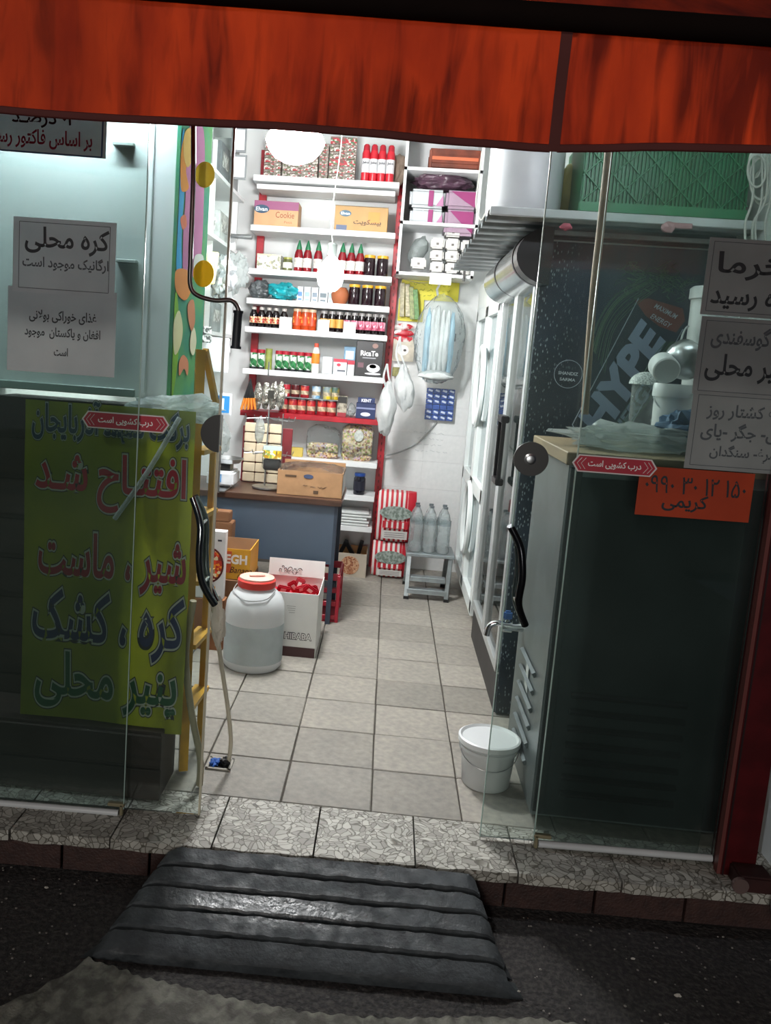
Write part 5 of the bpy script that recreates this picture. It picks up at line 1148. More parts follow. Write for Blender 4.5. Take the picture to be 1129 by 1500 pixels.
q = at(431, 663, y=6.45); B().box((q.x, 6.56, Z8 + .035), (.11, .06, .07), bev=.004).obj('yellow_packet', mat('pk_yellow', '#d9c060', .5), label='pale yellow packet between maroon frame and the nut bags', cat='packet')
jb = jar('blue_lid_jar', .15, .045, mat('black_jam', '#131522', .1), mat('lid_blue', '#274a92', .35), flat('#1b1d2c'))
jb.location = (ux(526, 712), 6.57, Z9 + .001); jb['label'] = 'black jar with a blue lid on the lower white shelf'; jb.scale = (1, 1, (at(525, 693, y=6.56).z - Z9) / .15)
t = T('foam_trays', 'stack of white foam sheets on the lowest white shelf', 'sheets', (-.30, 6.6, Z10))
for k in range(5): B().box((-.30 + .01 * (k % 2), 6.63, Z10 + .012 + k * .022), (.46 - .02 * (k % 3), .24, .016), rot=(0, 0, .02 * (k - 2)), bev=.003).obj('sheet', mat('foam_white', '#dfe3e2', .6, vary=.08), t)
bx = carton('nut_carton', 'open pale carton with a round nut picture on floor', at(462, 840, y=6.40).x, at(535, 840, y=6.40).x, 6.40, 6.70, 0, at(530, 812, y=6.40).z, mat('pale_carton', '#b5aa9a', .65), CARD)
q = at(512, 828, y=6.395); B().lathe([(.072, 0), (.072, .001)], (q.x, 6.396, q.z), n=24, axis=Matrix.Rotation(PI / 2, 3, 'X')).obj('round_print', speckle('nut_print', ['#a06a4a', '#b98a68', '#8a5238', '#c29c7c'], 90), bx)
for k, (u_, r__) in enumerate(((500, .4), (515, -.5), (526, .2))):
    q = at(u_, 800, y=6.5); B().box((q.x, 6.52, .17), (.03, .05, .20), rot=(.3, r__, 0), bev=.004).obj('black_packet', BLACKP, label=f'black flat packet sticking out of the nut carton, {("left", "middle", "right")[k]} one of three', cat='packet', group='black packets in the nut carton')
# red and white sacks
def sackmat():
    m = mat('sack_stripes', '#c41a2c', .55); nt = m.node_tree; b = nt.nodes['Principled BSDF']; tc = nt.nodes['Texture Coordinate']
    w_ = nt.nodes.new('ShaderNodeTexWave'); w_.inputs['Scale'].default_value = 8.5; w_.inputs['Distortion'].default_value = .6; w_.bands_direction = 'X'
    nt.links.new(tc.outputs['Object'], w_.inputs[0])
    r = nt.nodes.new('ShaderNodeValToRGB'); r.color_ramp.interpolation = 'CONSTANT'; r.color_ramp.elements[0].color = lin('#c01c2e'); r.color_ramp.elements[1].position = .5; r.color_ramp.elements[1].color = lin('#ece6e2')
    nt.links.new(w_.outputs[0], r.inputs[0])
    g = nt.nodes.new('ShaderNodeSeparateXYZ'); nt.links.new(tc.outputs['Object'], g.inputs[0])
    lt = nt.nodes.new('ShaderNodeMath'); lt.operation = 'GREATER_THAN'; lt.inputs[1].default_value = .085; nt.links.new(g.outputs[0], lt.inputs[0])
    mx = nt.nodes.new('ShaderNodeMix'); mx.data_type = 'RGBA'; nt.links.new(lt.outputs[0], mx.inputs[0]); nt.links.new(r.outputs[0], mx.inputs[6]); mx.inputs[7].default_value = lin('#c01c2e')
    nt.links.new(mx.outputs[2], b.inputs['Base Color']); return m
SKM = sackmat()
def sack(u0, u1, vt, vb, z, label):
    x0, x1 = at(u0, vb, y=6.44).x, at(u1, vb, y=6.44).x; h = at((u0 + u1) / 2, vt, y=6.44).z - z
    t = T('rice_sack', label, 'sack', ((x0 + x1) / 2, 6.56, z)); w_ = x1 - x0
    B().blob((0, 0, h / 2), (w_, .20, h), 5, .03, 1.5, 4, fn=lambda p: Vector((max(-.48, min(.48, p.x * 1.45)), p.y * 1.1, max(-.5, min(.5, p.z * 1.35 + .1 * p.x))))).obj('bag', SKM, t, smooth=True, local=True)
    yy = -.113
    B().lathe([(w_ * .40, 0), (w_ * .40, .004)], (-.0, yy, h * .60), n=24, sy=.42, axis=Matrix.Rotation(PI / 2, 3, 'X')).obj('oval_emblem', mat('emblem_grey', '#a9b3ad', .4, vary=.4, vs=50, col2='#6c7a70'), t, local=True)
    B().box((0, yy, h * .36), (w_ * .62, .004, h * .14)).obj('red_panel', flat('#c01c2e'), t, local=True)
    for k in range(4): B().box((-w_ * .2 + k * w_ * .13, yy - .003, h * .36), (w_ * .05, .002, h * .12)).obj('white_mark', flat('#ece6e2'), t, local=True)
    B().box((0, yy - .0, h * .16), (w_ * .62, .004, h * .16)).obj('white_panel', flat('#ddd8d4'), t, local=True)
    for k in range(3): B().box((0, yy - .003, h * (.12 + k * .04)), (w_ * .5, .002, h * .01)).obj('print_line', flat('#7d7878'), t, local=True)
zs_ = at(570, 795, y=6.44).z
sack(540, 598, 796, 849, .001, 'red and white striped sack standing on the floor, under another')
sack(546, 606, 722, 800, zs_, 'red and white striped sack lying on top of the other sack')
# step stool and water bottles
STX0, STX1, STY, STZ = at(600, 808, y=5.95).x, at(661, 812, y=5.95).x, 5.93, at(630, 812, y=5.95).z
sx0, sx1 = at(591, 868, z=0).x, at(653, 873, z=0).x
ss = T('step_stool', 'small grey metal step stool under the water bottles', 'stool', ((sx0 + sx1) / 2, 6.15, 0))
GAL = mat('stool_metal', '#9aa3a6', .35, .7, vary=.15, vs=20)
B().box(((STX0 + STX1) / 2, 6.11, STZ - .012), (STX1 - STX0 + .05, .34, .022), bev=.003).obj('top', GAL, ss)
for xa, xb in ((sx0 + .012, STX0), (sx1 - .012, STX1)):
    bar(B(), (xa, 5.92 + .0, .02), (xb, 5.96, STZ - .02), .028, .022).obj('leg', GAL, ss)
    bar(B(), (xa, 6.33, .02), (xb, 6.26, STZ - .02), .028, .022).obj('leg', GAL, ss)
    for y in (5.92, 6.33): B().box((xa, y, .012), (.036, .034, .022)).obj('foot', BLACKP, ss)
for k, z in enumerate((.07, .16)):
    B().box(((sx0 + sx1) / 2, 5.945, z), (sx1 - sx0 - .03 - .03 * k, .07, .012), bev=.002).obj('step', GAL, ss)
    B().box(((sx0 + sx1) / 2, 5.915, z - .012), (sx1 - sx0 - .03 - .03 * k, .008, .03)).obj('step_lip', GAL, ss)
PET = glassy('pet_clear', '#fafdfd', .26, '#f2f7f8', .08, 1.15, .25, 30)
wbh = at(642, 741, y=6.05).z - STZ; r = .047
wp = T('water_bottle', 'x', 'bottle', group='large water bottles on the step stool')
B().lathe([(r * .8, 0), (r, .012), (r, .06), (r * .94, .075), (r, .09), (r * .95, .12), (r, .135), (r * .95, .165), (r, .18), (r * .98, wbh * .66), (r * .7, wbh * .83), (.014, wbh * .93), (.014, wbh * .97)], n=18).obj('bottle_body', PET, wp, smooth=True, local=True)
B().lathe([(.016, wbh * .955), (.016, wbh), (.014, wbh)], n=12).obj('cap', mat('cap_grey', '#5c6468', .4), wp, smooth=True, local=True)
B().lathe([(r * 1.01, .20), (r * 1.0, .235)], n=18, cap=False).obj('ring_band', glassy('band_clear', '#e8f0f3', .2), wp, smooth=True, local=True)
for i in range(6):
    o = wp if i == 0 else copy_tree(wp); k, rr = i % 3, i // 3
    o.location = (STX0 + .035 + k * .097, 6.02 + rr * .10, STZ); o['label'] = f'large clear water bottle, {("left", "middle", "right")[k]} of the {("front", "back")[rr]} row on the stool'
B().box(((FX + 1.30) / 2 + .01, FY0 - .0015, .67), (1.28 - FX, .003, 1.24)).obj('front_panel', mat('chiller_front_shaded', '#2d3335', .4, .2, vary=.3, vs=4), fr)  # shade of the unlit front put into its colour; the body is grey

# ================================================================== WALL CUPBOARD TOP RIGHT OF THE SHELVING
cu0, cu1 = at(590, 300, y=6.45).x, .53
cbt, cbb = 3.30, at(590, 402, y=6.45).z
cu = T('open_cupboard', 'white open wall cupboard with two shelves at top right', 'cupboard', ((cu0 + cu1) / 2, 6.6, cbb))
for x in (cu0, cu1): B().box((x, 6.64, (cbt + cbb) / 2), (.02, .38, cbt - cbb)).obj('side_panel', SHELFW, cu)
cz1, cz2 = at(650, 249, y=6.45).z, at(600, 326, y=6.45).z
for z, nm in ((cbb + .01, 'bottom'), (cz2, 'shelf'), (cz1, 'shelf'), (cbt, 'top')):
    B().box(((cu0 + cu1) / 2, 6.64, z), (cu1 - cu0 + .02, .38, .022)).obj(nm, SHELFW, cu)
B().box(((cu0 + cu1) / 2, 6.835, (cbt + cbb) / 2), (cu1 - cu0, .012, cbt - cbb)).obj('back_panel', SHELFW, cu)
FR6 = 6.50
q0, q1 = at(630, 240, y=FR6), at(706, 243, y=FR6)
t = crate(q0.x, q1.x - .02, FR6, 6.72, cz1 + .012, at(660, 221, y=FR6).z, mat('crate_brown', '#7a3a26', .4, vary=.4, vs=10), 'small_crate', 'low dark orange-brown crate on the cupboard top shelf')
B().box(((q0.x + q1.x) / 2 - .01, FR6 - .007, (cz1 + .09)), (q1.x - q0.x - .01, .004, .022)).obj('orange_edge', flat('#d46a45'), t)
B().blob((at(650, 266, y=6.6).x, 6.62, at(650, 268, y=6.6).z), (.42, .2, .13), 3, .14, 3, 4).obj('plastic_bag', mat('plum_bag', '#5e4454', .3, vary=.6, vs=12, bump=.9, bs=25), label='crumpled dark plum plastic bag in the middle cupboard space', cat='plastic bag', smooth=True)
TI = speckle('tissue_print', ['#e6e0e4', '#dcd4da', '#a8487c', '#ece8ea', '#8a2f62', '#e3dde2'], 11, stretch=(1, 1, 1))
def pack(name, label, u0, u1, vt, vb, y, d, m, bev=.02, over=True, group=None, cat='packet', amp=.02):
    c, w_, h_ = rect(u0, vt, u1, vb, y)
    t = T(name, label, cat, (c.x, y + d / 2, c.z - h_ / 2), group=group)
    b = B().box((0, 0, h_ / 2), (w_, d, h_), bev=bev); b.obj('wrapped_pack', m, t, local=True, smooth=True)
    if over: B().box((0, 0, h_ / 2), (w_ + .008, d + .008, h_ + .004), bev=bev).obj('clear_wrap', CLEAR, t, local=True, smooth=True)
    return t, c, w_, h_
tw = mat('tissue_white', '#e9e6e9', .5, vary=.05)
for (u0, u1, vt, vb, lb, side) in ((600, 652, 277, 304, 'upper left', 0), (653, 700, 279, 306, 'upper right', 1), (600, 650, 305, 331, 'lower left', 0), (651, 696, 307, 345, 'lower right', 1)):
    t, c, w_, h_ = pack('tissue_pack', f'white and magenta tissue pack, {lb} of four in the cupboard', u0, u1, vt, vb, 6.50, .22, tw if not side else mat('tissue_pink', '#c9a0b8', .45, vary=.1), group='magenta tissue packs in the cupboard')
    mg = flat('#8f2f68'); yy = 6.4945
    if side:
        B().poly([(c.x - w_ * .35, yy, c.z + h_ * .42), (c.x + w_ * .42, yy, c.z + h_ * .42), (c.x + w_ * .42, yy, c.z - h_ * .42), (c.x + w_ * .1, yy, c.z - h_ * .1)], (0, -.001, 0)).obj('magenta_print', mg, t)
    else:
        B().box((c.x + w_ * .1, yy, c.z), (w_ * .14, .001, h_ * .85)).obj('magenta_print', mg, t)
        B().poly([(c.x + w_ * .25, yy, c.z - h_ * .4), (c.x + w_ * .44, yy, c.z + h_ * .2), (c.x + w_ * .46, yy, c.z - h_ * .4)], (0, -.001, 0)).obj('magenta_print', flat('#b77aa0'), t)
bw = mat('roll_wrap', '#dcdad6', .35, vary=.18, vs=30, bump=.4, bs=60)
bk_ = [(631, 651, 348, 364), (653, 673, 349, 366), (675, 696, 352, 369), (630, 650, 366, 381), (652, 672, 367, 383), (674, 694, 370, 386), (602, 624, 377, 393), (630, 650, 383, 398), (652, 672, 385, 400), (675, 694, 387, 402), (652, 676, 331, 347)]
nm_ = ['left of the top row', 'middle of the top row', 'right of the top row', 'left of the middle row', 'middle of the middle row', 'right of the middle row', 'alone at the left on the shelf', 'left of the bottom row', 'middle of the bottom row', 'right of the bottom row', 'topmost above all rows']
for i, (u0, u1, vt, vb) in enumerate(bk_):
    t, c, w_, h_ = pack('tissue_block', f'small white wrapped tissue block in the cupboard, {nm_[i]}', u0, u1, vt, vb, 6.51, .14, bw, .012, False, 'small white tissue blocks in the cupboard')
    B().box((c.x, 6.5085, c.z - .005), (.018, .001, .016)).obj('dark_mark', flat('#6a6560'), t)
q = at(612, 365, y=6.55); B().blob((q.x, 6.62, q.z), (.13, .15, .2), 8, .12, 2, 3, fn=lambda p: Vector((p.x + .4 * p.z, p.y, p.z))).obj('tissue_bag', MILKY, label='slanting clear bag with pink print left of the tissue blocks', cat='plastic bag', smooth=True)

# ================================================================== WALL RIGHT OF THE SHELVING
WY = 6.835
def wallpiece(name, label, u0, u1, vt, vb, m, cat, y=WY, tilt=0, th=.002, group=None):
    c, w_, h_ = rect(u0, vt, u1, vb, y); t = T(name, label, cat, c, group=group)
    b = B().box((0, 0, 0), (w_, th, h_)); b.bm.transform(Matrix.Rotation(tilt, 4, 'Y')); b.obj('sheet', m, t, local=True); return t, c, w_, h_
wallpiece('price_note', 'blank white card stuck under the cupboard edge', 629, 661, 400, 417, mat('card_white', '#e3e3e1'), 'card', 6.44)
t, c, w_, h_ = wallpiece('yellow_notice', 'wide yellow notice with green Persian print under the cupboard', 587, 672, 411, 440, mat('notice_yellow', '#d9cf3a', .5), 'notice', 6.82)
for k in range(3): scribble(t, (c.x, 6.817, c.z + h_ * (.28 - .27 * k)), w_ * (.85 - .1 * k), h_ * .13, flat('#7d8a2a'), k + 9, .0016)
t, c, w_, h_ = wallpiece('yellow_notice', 'yellow sheet hanging lower behind the hanging sachets', 583, 620, 438, 471, mat('notice_yellow', '#d9cf3a', .5), 'notice', 6.825)
t = T('sachet_strip', 'strips of green and cream sachets hanging on the yellow notice', 'sachets', at(600, 440, y=6.79))
for k, (u0, v0, u1, v1, cc) in enumerate(((590, 414, 588, 464, '#b9b08c'), (598, 416, 596, 464, '#cfc6a4'), (605, 420, 601, 468, '#9aa36c'), (612, 424, 607, 468, '#6c9a5c'))):
    a_, b2 = at(u0, v0, y=6.78 - .006 * k), at(u1, v1, y=6.78 - .006 * k); m_ = (a_ + b2) / 2
    B().box(m_, (.036, .012, (a_ - b2).length), rot=(0, -.06 - .03 * k, 0), bev=.003).obj('sachet', mat('sachet' + cc.strip('#'), cc, .35, vary=.4, vs=40), t)
t = T('snack_strip', 'red and white snack packets hanging beside the clear bag', 'packets', at(592, 487, y=6.8))
for k in range(3): B().blob(at(591, 479 + k * 9, y=6.79), (.16, .02, .05), k, .12, 2, 3).obj('packet', mat('pk_redwhite', '#b3202e', .35, vary=.5, vs=10, col2='#ddd6d2', lo=.45, hi=.52), t, smooth=True)
q = at(590, 513, y=6.79); t = T('cup_card', 'cream card printed with a white cup beside the clear bag', 'card', q)
B().box(q, (.17, .01, .17)).obj('sheet', mat('card_cream', '#cfc6b4', .5, vary=.2, vs=20), t); B().lathe([(.045, 0), (.045, .002)], (q.x, q.y - .006, q.z), n=20, sy=.9, axis=Matrix.Rotation(PI / 2, 3, 'X')).obj('cup_picture', flat('#e6e4df'), t)
B().lathe([(.012, 0), (.012, .001)], (q.x + .015, q.y - .009, q.z), n=12, sy=.8, axis=Matrix.Rotation(PI / 2, 3, 'X')).obj('cup_mark', flat('#3a3230'), t)
q = at(586, 545, y=6.8); B().box(q, (.12, .012, .07), bev=.003).obj('olive_packet', mat('pk_olive', '#8f8a4e', .4, vary=.4, vs=30), label='olive packet hanging lowest below the cup card', cat='packet')
# clear bag full of carrier bags
c = at(643, 497, y=6.62)
t = T('bag_of_bags', 'big clear plastic bag stuffed with clear bags hanging on wall', 'plastic bag', c)
B().blob(c, (.33, .17, .66), 3, .06, 2, 5, fn=lambda p: Vector((p.x * (1.15 if p.z < .3 else 1.15 - 1.6 * (p.z - .3)), p.y, p.z))).obj('outer_bag', glassy('bag_clear', '#f8fbfb', .18, '#eef3f4', .1, 1.2, 1.0, 14), t, smooth=True)
for k in range(6): B().blob((c.x - .09 + .036 * k, c.y + .01 * (k % 2), c.z - .03), (.05, .08, .50), k + 20, .12, 2, 3).obj('folded_bag', mat('folded_white' if k not in (0, 5) else 'folded_blue', '#dfe4e3' if k not in (0, 5) else '#9cc4d6', .25, vary=.15, vs=10, bump=.6), t, smooth=True)
B().blob((c.x, c.y, c.z - .27), (.28, .13, .08), 5, .08, 2, 3).obj('folded_bag', mat('folded_white', '#dfe4e3'), t, smooth=True)
B().tube([at(641, 432, y=6.6), at(640, 424, y=6.55), at(645, 414, y=6.46)], .009, n=6).obj('knot', mat('folded_white', '#dfe4e3'), t)
B().tube(curve_pts([at(575, 404, y=6.45), at(612, 414, y=6.46), at(645, 412, y=6.46), at(690, 402, y=6.46)]), .0022, n=5).obj('wire', mat('wire_dark', '#5a5650', .5), label='thin wire strung under the cupboard holding the clear bag', cat='wire')
# blister sheets
t = T('blister_card', 'blue and white card of small blister packs on the wall', 'card', at(643, 592, y=6.8))
bx0, bx1 = at(623, 592, y=6.8).x, at(665, 592, y=6.8).x; bz1, bz0 = at(643, 569, y=6.8).z, at(643, 616, y=6.8).z
for i in range(4):
    for j in range(6):
        w_, h_ = (bx1 - bx0) / 4, (bz1 - bz0) / 6; x, z = bx0 + (i + .5) * w_, bz0 + (j + .5) * h_
        p = B().box((x, 6.80, z), (w_ - .003, .012, h_ - .003), bev=.002).obj('blister', mat('blister_blue', '#2c4f96', .3, vary=.2), t)
        if j != 2: B().box((x + .003, 6.793, z + .002), (w_ * .6, .002, h_ * .35), rot=(0, .3, 0)).obj('silver_print', flat('#cdd6e6'), p)
# white carrier bags hanging from the red post
for k, (cu_, cv_, w_, h_, top, lb) in enumerate(((566, 598, .135, .40, (566, 545), 'full white plastic carrier bag hanging lowest beside the red post'), (592, 568, .15, .34, (585, 505), 'white plastic carrier bag hanging on the right beside the red post'))):
    c = at(cu_, cv_, y=6.36 + .06 * k); tp_ = at(*top, y=6.38 + .06 * k)
    t = T('carrier_bag', lb, 'plastic bag', c)
    tl_ = .25 if k else 0
    B().blob(c, (w_, .12, h_), 11 + k, .10, 2, 4, fn=lambda p, tl_=tl_: Vector((p.x * (1 - .9 * max(0, p.z)) - tl_ * p.z, p.y * (1 - .8 * max(0, p.z)), p.z))).obj('bag', cloth('bag_white', '#e9ebea', '#cfd3d3', .35, vs=9, rough=.35, bump=.5), t, smooth=True)
    for s_ in (-1, 1): B().tube(curve_pts([(c.x + s_ * .02 - tl_ * .05, c.y, c.z + h_ * .40), (tp_.x + s_ * .018, c.y, (c.z + tp_.z) / 2 + h_ * .25), (tp_.x, c.y, tp_.z + .06)]), .008, n=6).obj('handle_loop', cloth('bag_white', '#e9ebea', '#cfd3d3'), t, smooth=True)
B().tube(curve_pts([at(554, 668, y=6.78), at(580, 664, y=6.82), at(612, 648, y=6.83), at(640, 618, y=6.835)]), .007, n=6).obj('cable', mat('cable_grey', '#a9adac', .4), label='grey cable sweeping along the wall behind the carrier bags', cat='cable', smooth=True)
for k in range(4):
    q = at(628, 634 + k * 9, y=6.843)
    scribble(wb, (q.x + .01 * (k % 2), 6.8425, q.z), .24 - .03 * (k % 3), .014, flat('#a5abad'), k + 20, .0011)
B().box((.47, 6.8, 1.86), (.02, .03, .06), bev=.003).obj('door_hook', BLACKP, label='small black latch on the wall beside the white fridge', cat='latch')
B().cyl(at(683, 358, y=6.43), at(679, 412, y=6.43), .009, n=8).obj('rod', mat('rod_dark', '#3a3634', .5), label='short dark rod standing right of the cupboard', cat='rod')
B().tube(curve_pts([at(706, 222, y=6.2), at(700, 270, y=6.2), at(697, 300, y=6.2), at(704, 322, y=6.2), at(712, 310, y=6.2)]), .006, n=6).obj('loose_cord', mat('cord_white', '#c9c9c2'), label='white cord looping down beside the plastic barrel', cat='cord', smooth=True)

# ================================================================== ON THE COUNTER
t = T('price_scale', 'white kitchen scale with steel pan on the counter', 'scale', at(330, 705, y=5.35)); cz = KZ + .001
q = at(332, 690, y=5.30)
B().box((q.x - .03, 5.36, cz + .06), (.17, .24, .09), bev=.012).obj('scale_body', mat('scale_white', '#dfe2e4', .4), t, smooth=True)
B().box((q.x - .045, 5.237, cz + .065), (.05, .004, .05)).obj('display', flat('#5f94c4'), t)
B().box((q.x - .03, 5.36, cz + .125), (.10, .12, .04)).obj('neck', BLACKP, t)
B().lathe([(.02, 0), (.08, .006), (.105, .035), (.10, .036), (.075, .012), (.005, .008)], (q.x - .01, 5.36, cz + .146), n=24).obj('pan', STEEL, t, smooth=True)
# shrink-wrapped cardboard tray
ty0 = 5.22
a_, b2 = at(406, 715, y=ty0), at(500, 722, y=ty0); th_ = at(450, 691, y=ty0).z - KZ
tr_ = T('wrapped_tray', 'shallow cardboard tray in torn clear wrap on the counter', 'tray', ((a_.x + b2.x) / 2, 5.38, cz)); xm = (a_.x + b2.x) / 2; W_ = b2.x - a_.x
rzt = .0
CARD2 = mat('tray_card', '#a9825c', .7, vary=.15, vs=14)
B().box((xm, ty0, cz + th_ / 2), (W_, .005, th_)).obj('front_wall', CARD2, tr_); B().box((xm, ty0 + .33, cz + th_ * .6), (W_, .005, th_ * 1.2)).obj('back_wall', CARD2, tr_)
for x in (xm - W_ / 2, xm + W_ / 2): B().box((x, ty0 + .165, cz + th_ / 2), (.005, .33, th_)).obj('side_wall', CARD2, tr_)
B().box((xm, ty0 + .165, cz + .004), (W_, .33, .006)).obj('bottom', CARD2, tr_)
B().box((xm + W_ / 2 + .004, ty0 + .165, cz + th_ / 2), (.002, .30, th_ * .8)).obj('white_side', flat('#d5d2cc'), tr_)
scribble(tr_, (xm + .02, ty0 - .004, cz + th_ * .40), .12, .014, flat('#3a2a20'), 3)
B().lathe([(.03, 0), (.03, .001)], (xm - .01, ty0 - .004, cz + th_ * .8), n=18, sy=.45, axis=Matrix.Rotation(PI / 2, 3, 'X')).obj('oval_print', flat('#3d4a68'), tr_)
B().box((xm - W_ * .3, ty0 - .004, cz + th_ * .78), (.07, .001, .012)).obj('print_line', flat('#54402f'), tr_)
B().box((xm + .04, ty0 - .004, cz + th_ * .18), (.03, .001, .02)).obj('print_mark', flat('#54402f'), tr_)
B().blob((xm, ty0 + .165, cz + th_ * .60), (W_ * 1.08, .37, th_ * 1.16), 14, .05, 2.5, 4, fn=lambda p: Vector((max(-.47, min(.47, p.x * 1.4)), max(-.45, min(.45, p.y * 1.4)), max(-.5, min(.5, p.z * 1.2))))).obj('clear_wrap', glassy('wrap_thin', '#f8fafa', .05, '#eef2f2', .1, 1.25, .8, 18), tr_, smooth=True)
# maroon board with cream packs
q = at(390, 662, y=5.62); bw_ = .33; bh_ = at(390, 626, y=5.62).z - KZ
bd = T('maroon_board', 'maroon board lined with cream packs standing behind the rack', 'board', (q.x, 5.62, cz))
B().box((q.x, 5.64, cz + bh_ / 2), (bw_, .02, bh_), bev=.003).obj('board', mat('maroon', '#6d1f26', .5, vary=.2), bd)
for i in range(3):
    for j in range(6): B().box((q.x - .11 + i * .082, 5.615, cz + .035 + j * .066), (.078, .022, .06), bev=.004).obj('pack', mat('cream_pack', '#d3c4a8', .5, vary=.15), bd)
# wire display rack with hanging sachets
rk = T('wire_rack', 'wire countertop rack with hooks holding clear sachets', 'rack', at(395, 705, y=5.4)); rx = at(388, 700, y=5.4).x
rzt = at(394, 600, y=5.4).z
B().cyl((rx, 5.4, cz), (rx, 5.4, rzt), .005, n=8).cyl((rx + .09, 5.42, cz), (rx + .09, 5.42, rzt - .02), .004, n=8).obj('upright', STEEL, rk)
B().lathe([(.095, 0), (.10, .004), (.10, .014), (.09, .016)], (rx + .02, 5.40, cz), n=28).obj('base', STEEL, rk, smooth=True)
for zz in (at(394, 612, y=5.4).z, at(394, 662, y=5.4).z):
    for k in range(6):
        a = -.4 - k * .45; B().tube([(rx, 5.4, zz), (rx + .17 * math.cos(a + .2), 5.4 + .12 * math.sin(a), zz - .01), (rx + .18 * math.cos(a + .2), 5.4 + .13 * math.sin(a), zz + .02)], .003, n=5).obj('hook', STEEL, rk)
q = at(399, 670, y=5.30)
t = T('flower_sachet', 'clear sachet with yellow flower label hanging on the wire rack', 'sachet', q)
B().blob(q, (.14, .03, .17), 4, .06, 2, 3, fn=lambda p: Vector((max(-.45, min(.45, p.x * 1.3)), p.y, max(-.48, min(.48, p.z * 1.2))))).obj('pouch', CLEAR, t, smooth=True)
B().box((q.x, q.y, q.z - .045), (.11, .022, .07), bev=.006).obj('contents', mat('dark_seed', '#1c1613', .6, vary=.4, vs=60), t)
B().box((q.x, q.y - .018, q.z + .02), (.115, .002, .05)).obj('flower_label', speckle('flowers', ['#d9b92c', '#e6d26a', '#8aa04a', '#cdd8d2', '#b08a1c'], 60), t)
B().box((q.x, q.y - .018, q.z + .06), (.115, .002, .028)).obj('pale_label', flat('#c2d3d0'), t)
q = at(380, 630, y=5.32); B().blob(q, (.06, .025, .17), 8, .1, 2, 3).obj('hanging_sachet', MILKY, label='narrow empty clear sachet hanging from the upper rack hook', cat='sachet', smooth=True)
q = at(326, 592, y=5.1); t = T('blue_card', 'blue card in a white rounded frame behind the left door edge', 'card', q)
B().box(q, (.11, .012, .13), bev=.004).obj('frame', flat('#dfe6ea'), t); B().box((q.x, q.y - .007, q.z), (.085, .003, .10)).obj('blue_face', flat('#2a80c0'), t); B().box((q.x, q.y - .0095, q.z), (.02, .002, .07)).obj('mark', flat('#e6edf2'), t)
B().box((q.x, 5.104, (q.z + KZ) / 2 - .03), (.012, .010, q.z - KZ - .05)).obj('stalk', STEEL, t); B().box((q.x, 5.2, cz + .004), (.08, .2, .008)).obj('base', STEEL, t)
B().blob(at(325, 640, y=5.35), (.10, .08, .22), 13, .2, 3, 3).obj('plastic_bag', MILKY, label='crumpled clear bag above the scale by the door edge', cat='plastic bag', smooth=True)

# ================================================================== LEFT WALL SHELVES
ls = T('wall_shelves', 'white shelves on the left wall seen through the glass', 'shelving', (-1.4, 5.8, 1.7))
LX = -1.19
lz = [at(339, 272, x=LX).z, at(296, 330, x=LX).z, at(293, 482, x=LX).z]
for k, z in enumerate(lz): B().box(((LX - 1.62) / 2, 5.75, z - .012), (LX + 1.62, 1.7, .025)).obj('shelf', SHELFW, ls)
for y in (4.92, 5.75, 6.58): B().box(((LX - 1.62) / 2 - .02, y, 2.3), (LX + 1.58, .018, 1.35)).obj('divider', SHELFW, ls)
rl = T('steel_rail', 'horizontal steel tube running left from the red shelving post', 'rail', at(370, 347, y=6.45))
B().cyl(at(369, 347.5, y=6.45), (-1.62, 6.45, at(369, 347.5, y=6.45).z), .017, n=14).obj('tube', STEEL, rl, smooth=True)
LG = [('grey_box', 4.98, .30, .26, 0, '#7f8284', 'dark grey printed box, nearest on the upper left wall shelf'), ('grey_box', 5.32, .26, .30, 0, '#8f9496', 'tall grey box, second on the upper left wall shelf'), ('grey_box', 5.85, .28, .24, 0, '#6d7276', 'black and white printed box, third on the upper left wall shelf'), ('grey_box', 6.2, .28, .34, 0, '#a5a8a8', 'pale grey box, farthest on the upper left wall shelf'),
      ('goods_box', 4.98, .22, .20, 1, '#6c7072', 'white box with black print, nearest on the middle left wall shelf'), ('goods_box', 5.26, .24, .24, 1, '#c9a85c', 'tan and yellow box, second on the middle left wall shelf'), ('goods_box', 5.9, .30, .20, 1, '#c7ccca', 'whitish box, farthest on the middle left wall shelf'),
      ('yellow_pack', 4.96, .26, .24, 2, '#dcae10', 'bright yellow pack, nearest on the lowest left wall shelf'), ('tan_box', 5.28, .28, .22, 2, '#a08468', 'tan cardboard box beside the yellow pack on the left wall'), ('grey_pack', 5.8, .30, .20, 2, '#9aa0a0', 'grey crumpled pack, farthest on the lowest left wall shelf')]
for nm, y, d, h, k, cc, lb in LG:
    t = T(nm, lb, 'box', (LX - .14, y + d / 2, lz[k] + .001))
    B().box((0, 0, h / 2), (.22, d, h), bev=.006).obj('pack_body', mat('lg' + cc.strip('#'), cc, .45, vary=.3, vs=14), t, local=True)
    B().box((.112, 0, h * .55), (.002, d * .7, h * .4)).obj('side_print', mat('lgp' + cc.strip('#'), '#d5d6d2' if nm != 'yellow_pack' else '#f2df7a', .4, vary=.6, vs=25, lo=.48, hi=.52), t, local=True)
    B().box((0, -d / 2 - .001, h * .55), (.16, .002, h * .4)).obj('front_print', mat('lgp' + cc.strip('#'), '#d5d6d2'), t, local=True)
t = T('pasta_bag', 'bag of pale yellow sticks leaning over the middle wall shelf', 'bag', (LX - .1, 5.5, 2.0))
for k in range(5): 
    q = at(303 + 3 * k, 393, y=5.0 + .06 * k); B().box(q, (.018, .03, .19), rot=(0, .1, 0), bev=.005).obj('stick', mat('pale_sponge', '#e2d59a', .7), t)
